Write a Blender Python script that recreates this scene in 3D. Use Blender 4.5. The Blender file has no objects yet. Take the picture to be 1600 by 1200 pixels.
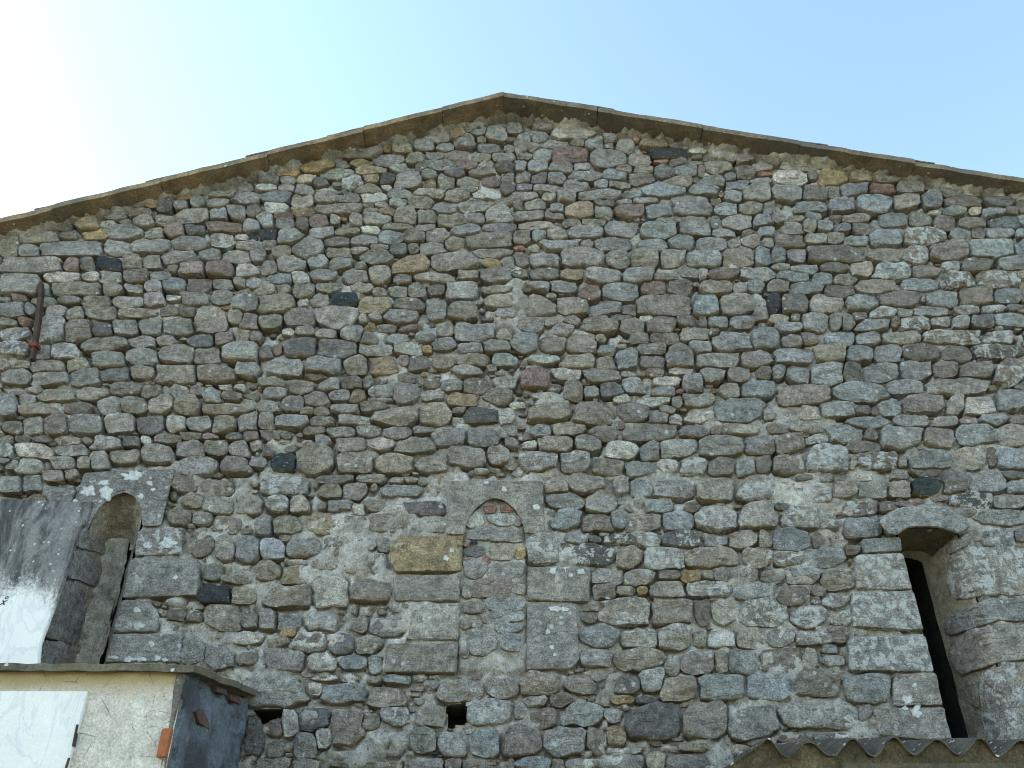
import bpy, bmesh, math, random
import numpy as np
from mathutils import Vector

R = math.radians
rng = random.Random(7)
nrng = np.random.default_rng(7)
sc = bpy.context.scene
COL = sc.collection

# ------------------------------------------------------------------ camera, light, exposure
F_PX, PITCH, DIST, EYE = 1400.0, R(33.2), 5.4, 1.6
cam_d = bpy.data.cameras.new('camera'); cam_d.sensor_width = 36.0
cam_d.lens = 36.0 * F_PX / 1600.0
cam_d.clip_start = 0.05; cam_d.clip_end = 2000
cam = bpy.data.objects.new('camera', cam_d); COL.objects.link(cam)
cam.location = (0, -DIST, EYE); cam.rotation_euler = (R(90) + PITCH, 0, 0)
sc.camera = cam

SUN_AZ, SUN_EL = R(-79), R(31)            # behind the gable, to the left
world = bpy.data.worlds.new('World'); sc.world = world; world.use_nodes = True
wn = world.node_tree; wn.nodes.clear()
sky = wn.nodes.new('ShaderNodeTexSky'); sky.sky_type = 'NISHITA'; sky.sun_disc = False
sky.sun_elevation = SUN_EL; sky.sun_rotation = SUN_AZ
sky.air_density = 1.0; sky.dust_density = .45; sky.ozone_density = 1.0
bg = wn.nodes.new('ShaderNodeBackground'); bg.inputs['Strength'].default_value = 0.15
wo = wn.nodes.new('ShaderNodeOutputWorld')
tn = wn.nodes.new('ShaderNodeMix'); tn.data_type = 'RGBA'; tn.blend_type = 'MULTIPLY'; tn.inputs[0].default_value = 1
tn.inputs[7].default_value = (1.03, 1.005, .87, 1)          # the camera's white balance leans to cyan
wn.links.new(sky.outputs[0], tn.inputs[6]); wn.links.new(tn.outputs[2], bg.inputs[0]); wn.links.new(bg.outputs[0], wo.inputs[0])
sd = bpy.data.lights.new('sun', 'SUN'); sd.energy = 4.0; sd.angle = R(0.5); sd.color = (1, .95, .87)
so = bpy.data.objects.new('sun', sd); COL.objects.link(so)
sdir = Vector((math.sin(SUN_AZ) * math.cos(SUN_EL), math.cos(SUN_AZ) * math.cos(SUN_EL), math.sin(SUN_EL)))
so.rotation_euler = (-sdir).to_track_quat('-Z', 'Y').to_euler()
sc.view_settings.view_transform = 'Standard'; sc.view_settings.look = 'None'
sc.view_settings.gamma = 1; sc.view_settings.use_curve_mapping = False
sc.view_settings.exposure = 1.95
sc.cycles.filter_width = 1.0

# ------------------------------------------------------------------ survey: sight line -> point on a plane of the place
CT, ST = math.cos(PITCH), math.sin(PITCH)
def ray(px, py):
    a, b = px - 800.0, 600.0 - py
    return np.array((a, F_PX * CT - b * ST, F_PX * ST + b * CT))
def P(px, py, Y=0.0):                       # on the plane parallel to the gable, Y metres behind its mortar
    d = ray(px, py); t = (Y + DIST) / d[1]
    return np.array((d[0] * t, Y, EYE + d[2] * t))
def on_plane(px, py, p0, n):
    d = ray(px, py); o = np.array((0, -DIST, EYE))
    return o + d * (np.dot(p0 - o, n) / np.dot(d, n))
def project(p):                             # arrays (..,3) -> survey coordinates
    x, y, z = p[..., 0], p[..., 1] + DIST, p[..., 2] - EYE
    dep = y * CT + z * ST; up = -y * ST + z * CT
    return 800 + F_PX * x / dep, 600 - F_PX * up / dep

# ------------------------------------------------------------------ vectorised value noise
def _hash(ix, iy, iz, s):
    h = (ix.astype(np.int64) * 374761393 + iy.astype(np.int64) * 668265263 + iz.astype(np.int64) * 2147483647 + s * 974711) & 0xffffffff
    h = ((h ^ (h >> 13)) * 1274126177) & 0xffffffff
    h = h ^ (h >> 16)
    return (h & 0xffff) / 32767.5 - 1.0
def vnoise(p, scale, seed=0):
    q = np.asarray(p, float) * scale
    i = np.floor(q).astype(np.int64); f = q - i; f = f * f * (3 - 2 * f)
    x, y, z = i[..., 0], i[..., 1], i[..., 2]; r = 0
    for dx in (0, 1):
        for dy in (0, 1):
            for dz in (0, 1):
                w = (f[..., 0] if dx else 1 - f[..., 0]) * (f[..., 1] if dy else 1 - f[..., 1]) * (f[..., 2] if dz else 1 - f[..., 2])
                r = r + w * _hash(x + dx, y + dy, z + dz, seed)
    return r
def fbm(p, scale, octv=3, seed=0, gain=.5):
    r, a = 0, 1.0
    for k in range(octv):
        r = r + a * vnoise(p, scale * 2 ** k, seed + k); a *= gain
    return r

# ------------------------------------------------------------------ materials
class NT:
    def __init__(s, name, rough=.92, spec=.25):
        s.m = bpy.data.materials.new(name); s.m.use_nodes = True
        s.t = s.m.node_tree; s.b = s.t.nodes['Principled BSDF']
        s.b.inputs['Roughness'].default_value = rough
        s.b.inputs['Specular IOR Level'].default_value = spec
        s.pos = s.n('ShaderNodeNewGeometry')
    def n(s, k, **kw):
        o = s.t.nodes.new(k)
        for a, v in kw.items(): setattr(o, a, v)
        return o
    def l(s, a, b): s.t.links.new(a, b)
    def put(s, sock, v):
        if hasattr(v, 'is_output') or isinstance(v, bpy.types.NodeSocket): s.l(v, sock)
        else: sock.default_value = v
    def noise(s, scale, detail=4, rough=.55, dist=0., vec=None):
        o = s.n('ShaderNodeTexNoise'); o.inputs['Scale'].default_value = scale
        o.inputs['Detail'].default_value = detail; o.inputs['Roughness'].default_value = rough
        o.inputs['Distortion'].default_value = dist
        s.l(vec or s.pos.outputs['Position'], o.inputs['Vector']); return o.outputs['Fac']
    def voro(s, scale, feat='F1', vec=None, rand=1.):
        o = s.n('ShaderNodeTexVoronoi', feature=feat); o.inputs['Scale'].default_value = scale
        o.inputs['Randomness'].default_value = rand
        s.l(vec or s.pos.outputs['Position'], o.inputs['Vector']); return o
    def scaled(s, sx, sy, sz):
        o = s.n('ShaderNodeVectorMath', operation='MULTIPLY'); o.inputs[1].default_value = (sx, sy, sz)
        s.l(s.pos.outputs['Position'], o.inputs[0]); return o.outputs[0]
    def ramp(s, v, a, b, lo=0., hi=1., smooth=True):
        o = s.n('ShaderNodeMapRange', interpolation_type='SMOOTHSTEP' if smooth else 'LINEAR')
        s.put(o.inputs['Value'], v); s.put(o.inputs['From Min'], a); s.put(o.inputs['From Max'], b)
        s.put(o.inputs['To Min'], lo); s.put(o.inputs['To Max'], hi); return o.outputs[0]
    def math(s, op, a, b=0.):
        o = s.n('ShaderNodeMath', operation=op); s.put(o.inputs[0], a); s.put(o.inputs[1], b); return o.outputs[0]
    def mix(s, fac, a, b, mode='MIX'):
        o = s.n('ShaderNodeMix', data_type='RGBA', blend_type=mode)
        s.put(o.inputs[0], fac)
        for i, v in ((6, a), (7, b)):
            if isinstance(v, tuple): o.inputs[i].default_value = (*v[:3], 1)
            else: s.l(v, o.inputs[i])
        return o.outputs[2]
    def grey(s, v):
        o = s.n('ShaderNodeCombineColor'); [s.put(o.inputs[i], v) for i in range(3)]; return o.outputs[0]
    def attr(s, name):
        return s.n('ShaderNodeAttribute', attribute_name=name)
    def bump(s, h, strength=.5, dist=.02, prev=None):
        o = s.n('ShaderNodeBump'); o.inputs['Strength'].default_value = strength; o.inputs['Distance'].default_value = dist
        s.l(h, o.inputs['Height'])
        if prev is not None: s.l(prev, o.inputs['Normal'])
        return o.outputs[0]
    def done(s, col, nrm=None):
        s.put(s.b.inputs['Base Color'], col)
        if nrm is not None: s.l(nrm, s.b.inputs['Normal'])
        return s.m

def mat_stone():
    t = NT('rubble_stone')
    tint = t.attr('tint').outputs['Color']; lich = t.attr('lich').outputs['Fac']
    big = t.noise(7, 4, .6); mid = t.noise(26, 6, .68); fine = t.noise(110, 6, .72)
    c = t.mix(1, tint, t.grey(t.ramp(big, .28, .72, .72, 1.28, False)), 'MULTIPLY')
    c = t.mix(1, c, t.grey(t.ramp(mid, .3, .7, .52, 1.48, False)), 'MULTIPLY')
    c = t.mix(1, c, t.grey(t.ramp(fine, .3, .7, .30, 1.66, False)), 'MULTIPLY')
    c = t.mix(t.ramp(t.noise(4.2, 5, .65, .6), .52, .7, 0, .3), c, (.25, .20, .135))        # iron and earth staining
    # faces turned downward are mixed towards ochre brown, in patches
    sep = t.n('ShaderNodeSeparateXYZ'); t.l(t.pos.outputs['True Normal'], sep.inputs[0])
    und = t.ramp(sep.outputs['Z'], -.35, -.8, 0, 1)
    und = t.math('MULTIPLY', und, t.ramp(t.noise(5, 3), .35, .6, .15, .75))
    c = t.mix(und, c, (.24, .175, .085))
    # crustose lichen
    ln = t.noise(16, 8, .7, .4)
    thr = t.ramp(lich, 0, 1, .76, .515, False)
    lm = t.ramp(t.math('SUBTRACT', ln, thr), 0, .022)
    ltex = t.ramp(t.noise(90, 5, .7), .3, .7, .42, .84, False)
    lcol = t.mix(1, t.grey(ltex), (1.0, 1.0, .97), 'MULTIPLY')
    v = t.voro(17)
    sepc = t.n('ShaderNodeSeparateColor'); t.l(v.outputs['Color'], sepc.inputs[0])
    pick = t.math('LESS_THAN', sepc.outputs[0], t.ramp(lich, 0, 1, .07, .3, False))
    edge = t.math('ADD', v.outputs['Distance'], t.math('MULTIPLY', t.math('SUBTRACT', t.noise(45, 4), .5), .5))
    spot = t.math('MULTIPLY', pick, t.ramp(edge, .26, .18))
    v2 = t.voro(60); sepd = t.n('ShaderNodeSeparateColor'); t.l(v2.outputs['Color'], sepd.inputs[0])
    dots = t.math('MULTIPLY', t.math('LESS_THAN', sepd.outputs[0], .035), t.ramp(v2.outputs['Distance'], .36, .24))
    m = t.math('MAXIMUM', t.math('MAXIMUM', lm, spot), t.math('MULTIPLY', dots, .8))
    c = t.mix(t.math('MULTIPLY', m, .88), c, lcol)
    # black specks and pits
    pit = t.ramp(t.noise(75, 5, .75), .36, .29, 0, .75)
    c = t.mix(pit, c, (.045, .042, .04))
    crack = t.noise(9, 8, .74, 1.2)
    lay = t.noise(1.0, 7, .7, .8, vec=t.scaled(9, 9, 34))
    c = t.mix(t.ramp(lay, .44, .36, 0, .55), c, (.07, .064, .056))
    h = t.math('ADD', t.math('MULTIPLY', crack, .9), t.math('ADD', t.math('MULTIPLY', mid, .55), t.math('MULTIPLY', fine, .28)))
    h = t.math('ADD', h, t.math('MULTIPLY', lay, .8))
    return t.done(c, t.bump(h, 1., .042))

def mat_mortar(name='lime_mortar', base=(.43, .395, .35), pale=(.65, .61, .56)):
    t = NT(name)
    n1 = t.noise(2.2, 5, .6); n2 = t.noise(22, 6, .7); n3 = t.noise(120, 5, .75)
    c = t.mix(t.ramp(n1, .42, .66), base, pale)
    c = t.mix(t.ramp(t.noise(3.4, 5, .66, .5), .50, .64, 0, .75), c, (.26, .24, .205))
    c = t.mix(1, c, t.grey(t.ramp(n2, .28, .72, .55, 1.35, False)), 'MULTIPLY')
    c = t.mix(1, c, t.grey(t.ramp(n3, .3, .7, .5, 1.5, False)), 'MULTIPLY')
    v = t.voro(55); sp = t.n('ShaderNodeSeparateColor'); t.l(v.outputs['Color'], sp.inputs[0])
    peb = t.math('MULTIPLY', t.math('LESS_THAN', sp.outputs[0], .16), t.ramp(v.outputs['Distance'], .42, .3))
    pc = t.mix(sp.outputs[1], (.12, .11, .10), (.55, .52, .46))
    c = t.mix(t.math('MULTIPLY', peb, .8), c, pc)
    h = t.math('ADD', t.math('MULTIPLY', n2, .9), t.math('ADD', t.math('MULTIPLY', n3, .4), t.math('MULTIPLY', peb, .25)))
    return t.done(c, t.bump(h, 1., .03))

def mat_plain(name, col, var=.35, scale=12, stain=None, stain_amt=.5, bump=.5, rough=.9, spots=0, dist=.015):
    t = NT(name, rough)
    a = t.noise(scale, 6, .65); b = t.noise(scale * 8, 5, .7)
    c = t.mix(1, col, t.grey(t.ramp(a, .28, .72, 1 - var, 1 + var, False)), 'MULTIPLY')
    c = t.mix(1, c, t.grey(t.ramp(b, .3, .7, 1 - var * .8, 1 + var * .8, False)), 'MULTIPLY')
    if stain: c = t.mix(t.ramp(t.noise(scale * .35, 5, .65, .5), .46, .66, 0, stain_amt), c, stain)
    if spots:
        v = t.voro(30); sp = t.n('ShaderNodeSeparateColor'); t.l(v.outputs['Color'], sp.inputs[0])
        e = t.math('ADD', v.outputs['Distance'], t.math('MULTIPLY', t.math('SUBTRACT', t.noise(60, 4), .5), .5))
        c = t.mix(t.math('MULTIPLY', t.math('LESS_THAN', sp.outputs[0], spots), t.ramp(e, .34, .22)), c, (.55, .56, .55))
    h = t.math('ADD', a, t.math('MULTIPLY', b, .5))
    return t.done(c, t.bump(h, bump, dist))
# stones of the gable, as surveyed: one line per stone, x0 y0 x1 y1 in survey units of its sheet, then colour / lichen / squareness code
SHEETS = [
(0, 300, 2.5, """0 27 12 42 t,13 26 38 33 t,38 26 49 31 n,52 25 68 31 o,47 16 63 26 ot,37 18 47 25 n,64 12 80 18 g,78 7 91 11 t,89 6 99 10 o,98 5 109 13 d,108 6 117 12 g,80 11 95 16 t
62 18 73 23 w,76 18 83 22 n,83 15 97 25 t,69 21 90 31 g,98 15 110 22 t,109 12 131 21 t,132 11 143 19 g,143 9 154 19 g,154 8 163 17 n,119 3 129 10 g,129 4 143 10 g,131 0 148 5 t,145 1 162 10 g,110 2 120 6 o
91 22 103 30 t,103 20 116 29 nr,116 21 129 27 d,129 19 152 26 rn,152 17 166 26 g,12 33 25 42 g,24 32 67 41 gqs,65 32 83 41 gl,83 30 108 40 g,108 29 131 38 g,132 27 147 35 tL,147 27 156 31 w,156 26 162 31 k,148 31 163 38 t
0 42 41 52 gtqs,40 42 50 51 r,50 42 60 50 n,60 42 77 50 k,77 40 90 49 t,90 40 101 48 t,101 38 125 47 g,124 36 139 44 g,138 37 157 45 g,156 37 166 44 g,106 46 113 51 n,111 43 129 55 rn,129 44 147 54 nr,147 46 162 54 tw
0 52 27 65 gqsl,26 57 32 66 g,27 51 52 58 tw,52 51 64 56 w,30 56 64 67 t,62 50 77 58 gq,77 49 95 58 nq,93 50 107 57 g,101 54 117 63 b,117 54 133 63 n,133 55 146 61 gq,146 54 155 60 t,154 54 163 61 g,64 58 78 65 t,77 58 90 64 g,90 56 102 64 g
7 65 17 70 r,0 66 8 70 t,20 66 36 72 g,38 65 52 71 n,52 66 69 73 t,71 66 91 73 g,90 64 104 73 g,104 65 114 69 w,113 64 132 72 gl,131 63 145 71 g,145 65 163 75 gl,0 69 17 79 bq,15 70 22 77 g,29 71 43 79 g,41 73 53 81 tl,53 72 74 80 t,74 73 99 80 t,100 72 113 79 n,112 72 124 79 n,121 72 142 89 t,142 75 152 83 t,150 77 164 87 n
12 79 20 85 p,0 80 12 85 t,23 79 43 94 gL,40 81 58 95 n,58 82 71 91 d,70 80 88 90 gl,86 79 102 90 gq,102 79 121 90 g,138 83 147 88 g,0 85 19 93 gL,0 94 19 103 gqL,20 96 33 106 t,31 96 51 106 gL,50 92 82 100 t,80 91 98 98 g,98 90 110 97 g,118 90 134 98 d,134 88 146 98 nr,147 87 158 94 t,156 88 164 95 n
57 99 79 111 g,78 98 99 110 g,99 96 123 108 gl,121 98 139 109 n,138 94 163 107 gq,19 106 43 114 t,42 104 58 114 t,0 106 5 113 t,10 106 20 111 t,2 111 20 121 g,20 113 45 122 g,45 111 64 122 g,62 110 82 119 d,82 109 98 118 t,97 109 123 120 tq,122 108 147 119 n,148 107 163 117 g"""),
(0, 600, 2.5, """7 4 18 8 n,18 3 27 7 g,24 4 49 12 t,47 3 70 11 t,69 0 89 8 n,89 2 101 11 n,107 2 119 9 g,119 2 129 8 n,127 3 139 13 g,138 5 151 11 n,137 1 146 5 t,146 1 154 6 t,0 7 12 22 gl,12 6 23 15 g,10 13 37 21 t,40 13 57 20 n,62 8 77 20 g,76 9 94 20 t,93 7 109 20 t,109 7 125 21 t,126 13 159 20 t
0 24 16 32 n,15 21 28 34 t,28 19 44 33 nl,43 20 65 32 g,64 19 84 31 gw,86 20 104 31 d,103 20 117 30 gw,117 21 133 30 g,133 20 148 31 t,149 17 163 30 g,0 33 10 38 n,9 33 19 37 d,21 33 32 37 d,38 34 53 40 t,52 35 58 39 n,58 33 78 42 g,77 33 88 40 d,88 33 95 39 w,96 32 114 38 t,114 31 126 35 n,126 32 136 36 nr,142 31 152 35 d,152 30 163 36 rn
0 37 9 48 gL,10 37 33 47 tw,36 39 56 46 gl,56 42 69 54 g,69 42 89 51 n,90 38 109 51 gl,110 36 128 46 g,128 35 143 45 t,143 36 156 45 g,156 36 164 42 g,0 46 7 51 gl,4 48 13 54 g,11 47 26 58 gw,33 46 48 54 gl,48 46 58 54 t,0 59 16 69 gq,15 58 27 68 g,27 54 40 62 t,40 54 49 60 t,49 55 55 60 n,31 65 50 75 gl
112 46 137 58 g,138 46 157 57 g,155 46 166 53 gl,108 58 125 69 nl,125 60 146 70 n,127 71 147 82 gl,115 69 127 78 t,148 70 164 82 g,120 80 133 89 gl,133 83 151 94 t,106 78 121 89 t,117 93 135 108 n,135 95 148 112 t,146 96 166 112 b,127 112 139 122 g"""),
(0, 900, 2.5, """126 0 138 4 g,138 0 157 5 t,145 8 160 18 tq,123 6 145 18 k,105 21 117 28 d,117 22 127 29 n,128 18 151 35 t,150 22 164 33 b,143 35 164 42 w,114 38 129 56 g,129 43 147 60 g,147 47 160 56 n,98 21 104 25 t"""),
(400, 140, 2.5, """121 24 131 33 on,131 22 140 28 g,134 25 143 30 g,143 24 157 33 g,157 22 166 29 g,105 27 121 34 g,124 29 137 38 gn,138 30 144 34 n,144 29 160 35 gd,99 32 111 39 dgq,86 34 98 41 totq,53 36 79 44 t,80 33 84 40 o,113 35 123 40 g,112 24 119 27 n
139 34 154 41 g,154 35 164 40 g,106 39 119 45 g,118 39 134 46 t,134 40 147 46 t,147 40 163 46 g,94 41 106 48 t,74 41 92 50 g,58 44 71 49 o,50 45 58 50 n,28 45 50 53 o,34 41 52 45 t,13 50 28 56 o,2 50 13 56 t,25 53 38 60 ow,62 49 83 55 to,83 47 96 53 g,100 46 106 53 n,107 44 124 51 g,124 44 139 51 nr,139 45 149 50 t,149 46 163 53 d
40 50 63 57 gl,2 54 15 60 g,15 54 25 60 g,36 56 45 62 d,46 54 57 60 d,37 58 52 67 t,54 54 68 64 gL,66 53 78 59 ot,77 53 88 60 kd,86 53 104 64 g,103 51 113 57 g,104 57 113 63 on,113 53 125 64 n,118 50 131 57 d,133 49 149 56 t,125 55 140 63 t,141 55 153 62 rn,153 52 164 60 n,79 60 85 64 w,60 60 79 66 t,24 60 36 68 g,1 60 13 65 w,14 60 24 64 w
4 63 22 72 b,22 65 36 76 t,37 64 51 73 g,51 66 66 72 g,66 65 82 72 wL,83 63 98 70 dg,98 62 119 69 t,118 64 134 72 t,126 61 139 66 g,135 63 153 70 wL,153 59 164 65 d,0 72 5 80 rn,6 71 20 78 wl,22 74 38 81 no,37 72 68 79 nt,67 71 74 75 n,74 70 83 75 t,83 69 95 75 g,95 67 111 75 t,110 71 126 79 g,126 69 148 78 g,148 70 163 74 t,67 74 77 79 t,77 74 88 80 on
0 78 11 89 g,12 77 25 81 pn,13 80 25 88 g,25 80 34 88 n,32 78 46 87 rn,46 78 52 85 t,49 78 59 87 t,59 78 67 86 t,67 77 85 86 g,86 75 101 87 gl,101 76 113 85 t,113 78 133 87 t,132 76 143 86 dt,143 74 160 86 wtl,0 88 14 95 k,13 88 31 99 g,34 86 49 94 g,49 87 66 92 t,66 86 78 91 w,78 84 100 89 t,100 84 112 89 t,122 84 141 93 g,141 84 163 90 gd
0 95 5 102 n,5 94 13 101 t,0 100 10 108 g,11 98 22 106 tl,23 94 42 108 gq,42 92 59 99 n,59 91 77 99 g,77 89 92 98 bq,92 88 106 97 nt,105 88 122 97 nt,130 90 163 100 dt,117 93 131 101 t,43 99 59 106 t,59 99 71 104 g,72 98 83 101 g,84 96 95 104 d,95 97 102 103 n,102 96 120 104 g,65 101 86 110 g
3 107 13 118 t,13 104 31 115 g,32 103 46 113 g,46 106 61 114 g,61 108 69 113 t,86 105 108 117 on,110 103 139 114 gt,142 106 154 112 o,154 104 163 113 g,137 100 160 106 gt,7 115 23 122 b,23 114 34 122 wl,34 113 50 121 g,55 113 71 122 g,71 110 84 122 tl,86 116 97 122 n,126 114 140 120 t,139 112 160 121 g,98 115 126 121 t"""),
(800, 140, 2.5, """0 20 13 29 g,14 21 26 27 g,24 23 52 33 wt,52 25 63 30 t,62 26 71 31 nr,4 28 12 34 g,12 27 23 35 g,17 32 35 38 g,36 32 45 37 t,46 30 58 38 b,56 29 65 35 g,58 34 64 38 g,64 32 76 41 g,76 29 80 34 p,79 30 97 38 pot,98 33 110 38 t,111 35 122 40 w,140 40 151 47 t,152 41 163 45 p,86 38 109 45 kq,88 44 98 47 p,97 44 109 49 n
0 32 10 41 ng,10 34 17 40 t,2 40 13 44 g,13 38 25 46 b,24 36 48 48 r,48 38 72 50 gq,72 41 87 49 nt,125 38 141 46 tw,1 44 9 52 gq,9 45 23 53 b,22 47 39 54 t,38 46 49 52 g,49 48 60 52 t,64 48 76 53 t,74 49 89 54 t,88 48 101 57 d,101 48 116 55 b,116 48 120 56 nr,120 45 137 54 t,139 49 152 57 nt,151 46 163 52 t,153 52 163 55 p,110 45 119 48 t
0 52 12 60 ng,12 53 22 60 dn,22 52 34 60 b,34 51 57 58 gb,56 51 72 59 b,73 53 89 61 n,94 55 114 63 nt,113 56 118 60 n,118 54 134 62 g,132 52 140 58 b,133 57 147 64 b,149 55 163 60 g,0 59 13 65 b,13 59 29 65 gt,33 58 48 65 g,52 57 60 63 b,60 58 73 63 t,81 59 109 69 b,110 59 130 69 b,129 64 132 68 o,131 63 144 71 b,143 61 163 72 wn
0 64 16 70 g,19 65 28 71 t,27 64 40 71 g,41 64 70 70 bg,69 64 81 69 g,65 69 76 73 g,75 68 91 72 g,123 69 130 73 n,0 70 8 76 n,5 69 21 76 gt,99 67 125 80 gqs,126 71 141 79 bq,141 70 157 79 nt,157 71 163 79 g,83 72 101 81 bq,64 72 83 81 rn,51 69 64 74 dn,51 74 62 82 g,33 71 52 81 ot,24 72 32 78 b,21 77 32 82 t,0 76 21 82 t,32 81 44 87 nt
4 83 26 89 t,0 84 4 90 d,12 88 22 96 b,21 87 34 96 t,35 86 56 94 gl,43 81 58 86 t,58 83 79 93 g,79 84 104 94 b,104 81 125 92 g,90 80 107 84 t,124 80 129 88 g,131 79 150 88 g,150 79 164 88 b,125 87 139 93 g,144 88 151 92 n,154 86 164 93 b,0 89 12 98 n,1 98 8 101 p,10 98 17 103 t,17 94 43 101 gl,43 95 51 100 t,50 93 74 102 g,79 94 97 102 b,98 92 114 101 b,115 93 136 101 bg,134 94 143 100 g,142 92 155 100 tn,155 93 164 100 g
0 103 10 112 n,11 103 30 112 g,30 100 58 112 gl,58 102 74 112 nt,73 101 92 112 t,93 101 108 112 t,107 102 131 112 gb,131 100 152 112 t,151 99 164 111 b,0 113 10 118 n,11 112 29 119 gd,30 113 45 119 on,45 113 69 122 g,69 112 88 122 bg,88 115 104 120 t,103 112 117 118 g,116 112 122 119 g,122 112 142 119 n,143 112 164 120 gl"""),
(1200, 220, 2.5, """0 10 7 17 t,7 13 33 20 t,0 21 24 29 w,25 20 31 25 t,30 19 50 29 o,51 21 64 27 ot,58 19 66 23 o,67 22 83 27 gt,80 25 97 34 tn,62 27 79 34 pr,45 26 63 35 b,23 28 32 31 r,108 29 122 36 dt,0 29 21 39 b,22 30 38 39 ng,37 29 44 38 n,95 32 108 44 bd,78 33 95 44 t,55 34 78 46 b,38 36 54 46 b,17 38 36 46 b,0 39 17 48 bt,110 35 133 42 nr,136 35 154 42 gd,155 37 163 46 n
0 47 10 53 ng,13 47 23 51 t,23 45 33 51 b,39 47 45 52 n,45 46 63 52 tn,69 46 87 55 b,82 45 88 49 r,87 46 102 54 t,100 44 108 48 t,109 42 122 49 b,126 42 133 47 ow,132 42 147 50 gb,148 42 156 48 n,0 54 8 60 b,8 52 22 61 nt,21 51 30 58 gt,30 50 41 58 b,40 52 52 58 b,52 52 66 59 n,103 47 118 57 n,117 48 135 56 nt,137 47 158 56 Bb,157 48 163 54 b
2 59 23 69 n,22 58 37 66 wg,36 57 47 65 t,47 60 63 67 b,63 56 84 68 bl,82 55 113 66 nL,113 56 126 63 g,126 55 135 62 n,136 55 154 61 b,154 56 164 61 b,0 67 11 79 b,11 68 24 77 g,23 66 60 77 nlq,61 67 83 77 t,84 66 100 77 nL,100 64 125 77 n,125 63 153 75 bqs,153 63 166 73 b,143 73 164 82 b
2 77 13 82 g,14 78 31 84 b,32 77 50 84 n,52 76 66 85 t,65 78 89 88 bL,89 79 107 87 n,109 76 120 82 gL,119 74 140 83 n,155 81 163 87 t,0 80 6 87 t,6 82 27 89 b,27 83 40 91 b,41 85 55 91 t,55 87 78 97 t,83 87 107 96 b,106 83 130 94 nL,130 81 156 93 nL,0 87 13 95 t,13 89 34 96 b,35 91 54 100 n
0 95 8 108 k,8 96 25 109 nd,25 97 47 108 t,48 97 69 108 b,69 95 95 105 n,99 94 119 105 bl,117 91 140 104 nl,140 93 158 103 b,150 102 160 107 b,0 109 12 115 t,14 109 20 115 n,52 107 62 113 n,63 105 79 112 gL,80 106 90 111 gl,90 104 112 111 g,116 104 133 109 gL,133 103 148 108 gL
4 113 21 120 b,21 109 38 121 gb,38 109 46 120 t,45 109 54 119 tl,55 112 77 119 b,77 111 81 117 t,83 110 101 119 nL,101 110 114 117 g,114 110 126 118 b,126 110 141 117 bn,141 108 164 116 bl"""),
(400, 440, 2.5, """0 4 13 10 t,13 3 22 8 t,23 2 37 12 t,38 1 52 8 t,60 1 73 8 t,73 5 83 10 t,83 4 95 10 g,95 3 107 10 g,107 3 118 9 n,119 1 138 12 gqs,142 3 160 8 t,2 8 26 21 tl,26 11 34 17 w,33 8 47 17 t,46 7 63 17 kB,65 10 85 22 tol,86 11 106 19 nt,107 11 119 25 g,120 13 138 24 n,143 9 160 17 t
0 21 17 31 t,17 16 36 30 nt,38 16 64 30 g,65 22 70 28 t,70 20 78 26 g,78 18 101 27 g,150 17 163 23 g,0 31 14 40 t,16 30 24 35 wt,25 29 37 34 g,38 30 50 37 t,54 28 68 39 g,65 32 76 40 nt,68 27 75 32 o,75 27 88 32 n,88 28 100 32 n,82 33 95 39 g,100 32 112 39 g,113 27 123 35 t,124 27 150 38 gq,150 31 160 38 t
17 35 38 49 d,39 36 64 50 nd,2 40 12 50 n,10 40 17 47 pn,64 40 86 47 g,86 39 104 47 gw,104 41 110 45 o,110 36 125 44 dg,126 39 142 45 g,142 37 158 45 g,7 48 30 60 g,0 53 7 61 d,31 48 54 59 gq,55 47 70 60 t,71 48 90 59 no,94 48 109 56 n,110 47 124 55 t,126 46 147 53 t,147 45 164 53 b,122 53 141 60 g,90 46 96 54 n
2 61 18 68 t,20 62 36 71 nt,40 61 53 69 g,53 60 66 68 n,30 58 45 62 n,75 61 82 65 n,68 59 73 68 n,105 61 115 68 n,114 61 129 69 g,129 61 148 71 n,89 58 100 64 n,149 60 163 68 g,6 66 19 74 g,16 72 30 82 ng,30 69 46 79 n,45 68 60 75 g,59 68 69 77 no,70 65 86 73 g,86 64 102 77 gd,103 68 117 75 g,120 70 139 79 no,142 67 160 77 n,69 73 85 76 g
1 75 15 83 g,28 79 37 84 n,36 79 46 85 n,47 77 65 83 gn,65 76 83 82 n,103 77 121 91 t,123 79 131 83 n,130 79 152 89 dk,0 82 11 93 g,12 84 33 92 b,34 85 49 91 n,52 84 71 90 g,73 80 101 90 g,152 80 160 90 w,2 93 15 99 n,15 94 22 98 n,17 95 34 104 bg,37 96 47 103 g,30 91 44 96 n,44 91 62 98 ng,63 91 79 98 g,79 92 97 99 g,97 91 112 95 g,50 97 69 108 nt,110 92 132 104 g,131 92 152 104 g,152 90 163 98 gt
0 98 17 107 t,69 98 87 106 tw,87 98 111 108 nt,156 97 163 105 g,5 105 12 110 n,0 110 9 119 gl,10 107 25 120 kB,25 102 49 121 t,51 107 74 120 tl,74 108 98 120 t,100 110 120 120 ng,119 104 143 117 g,144 103 158 115 g"""),
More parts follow.
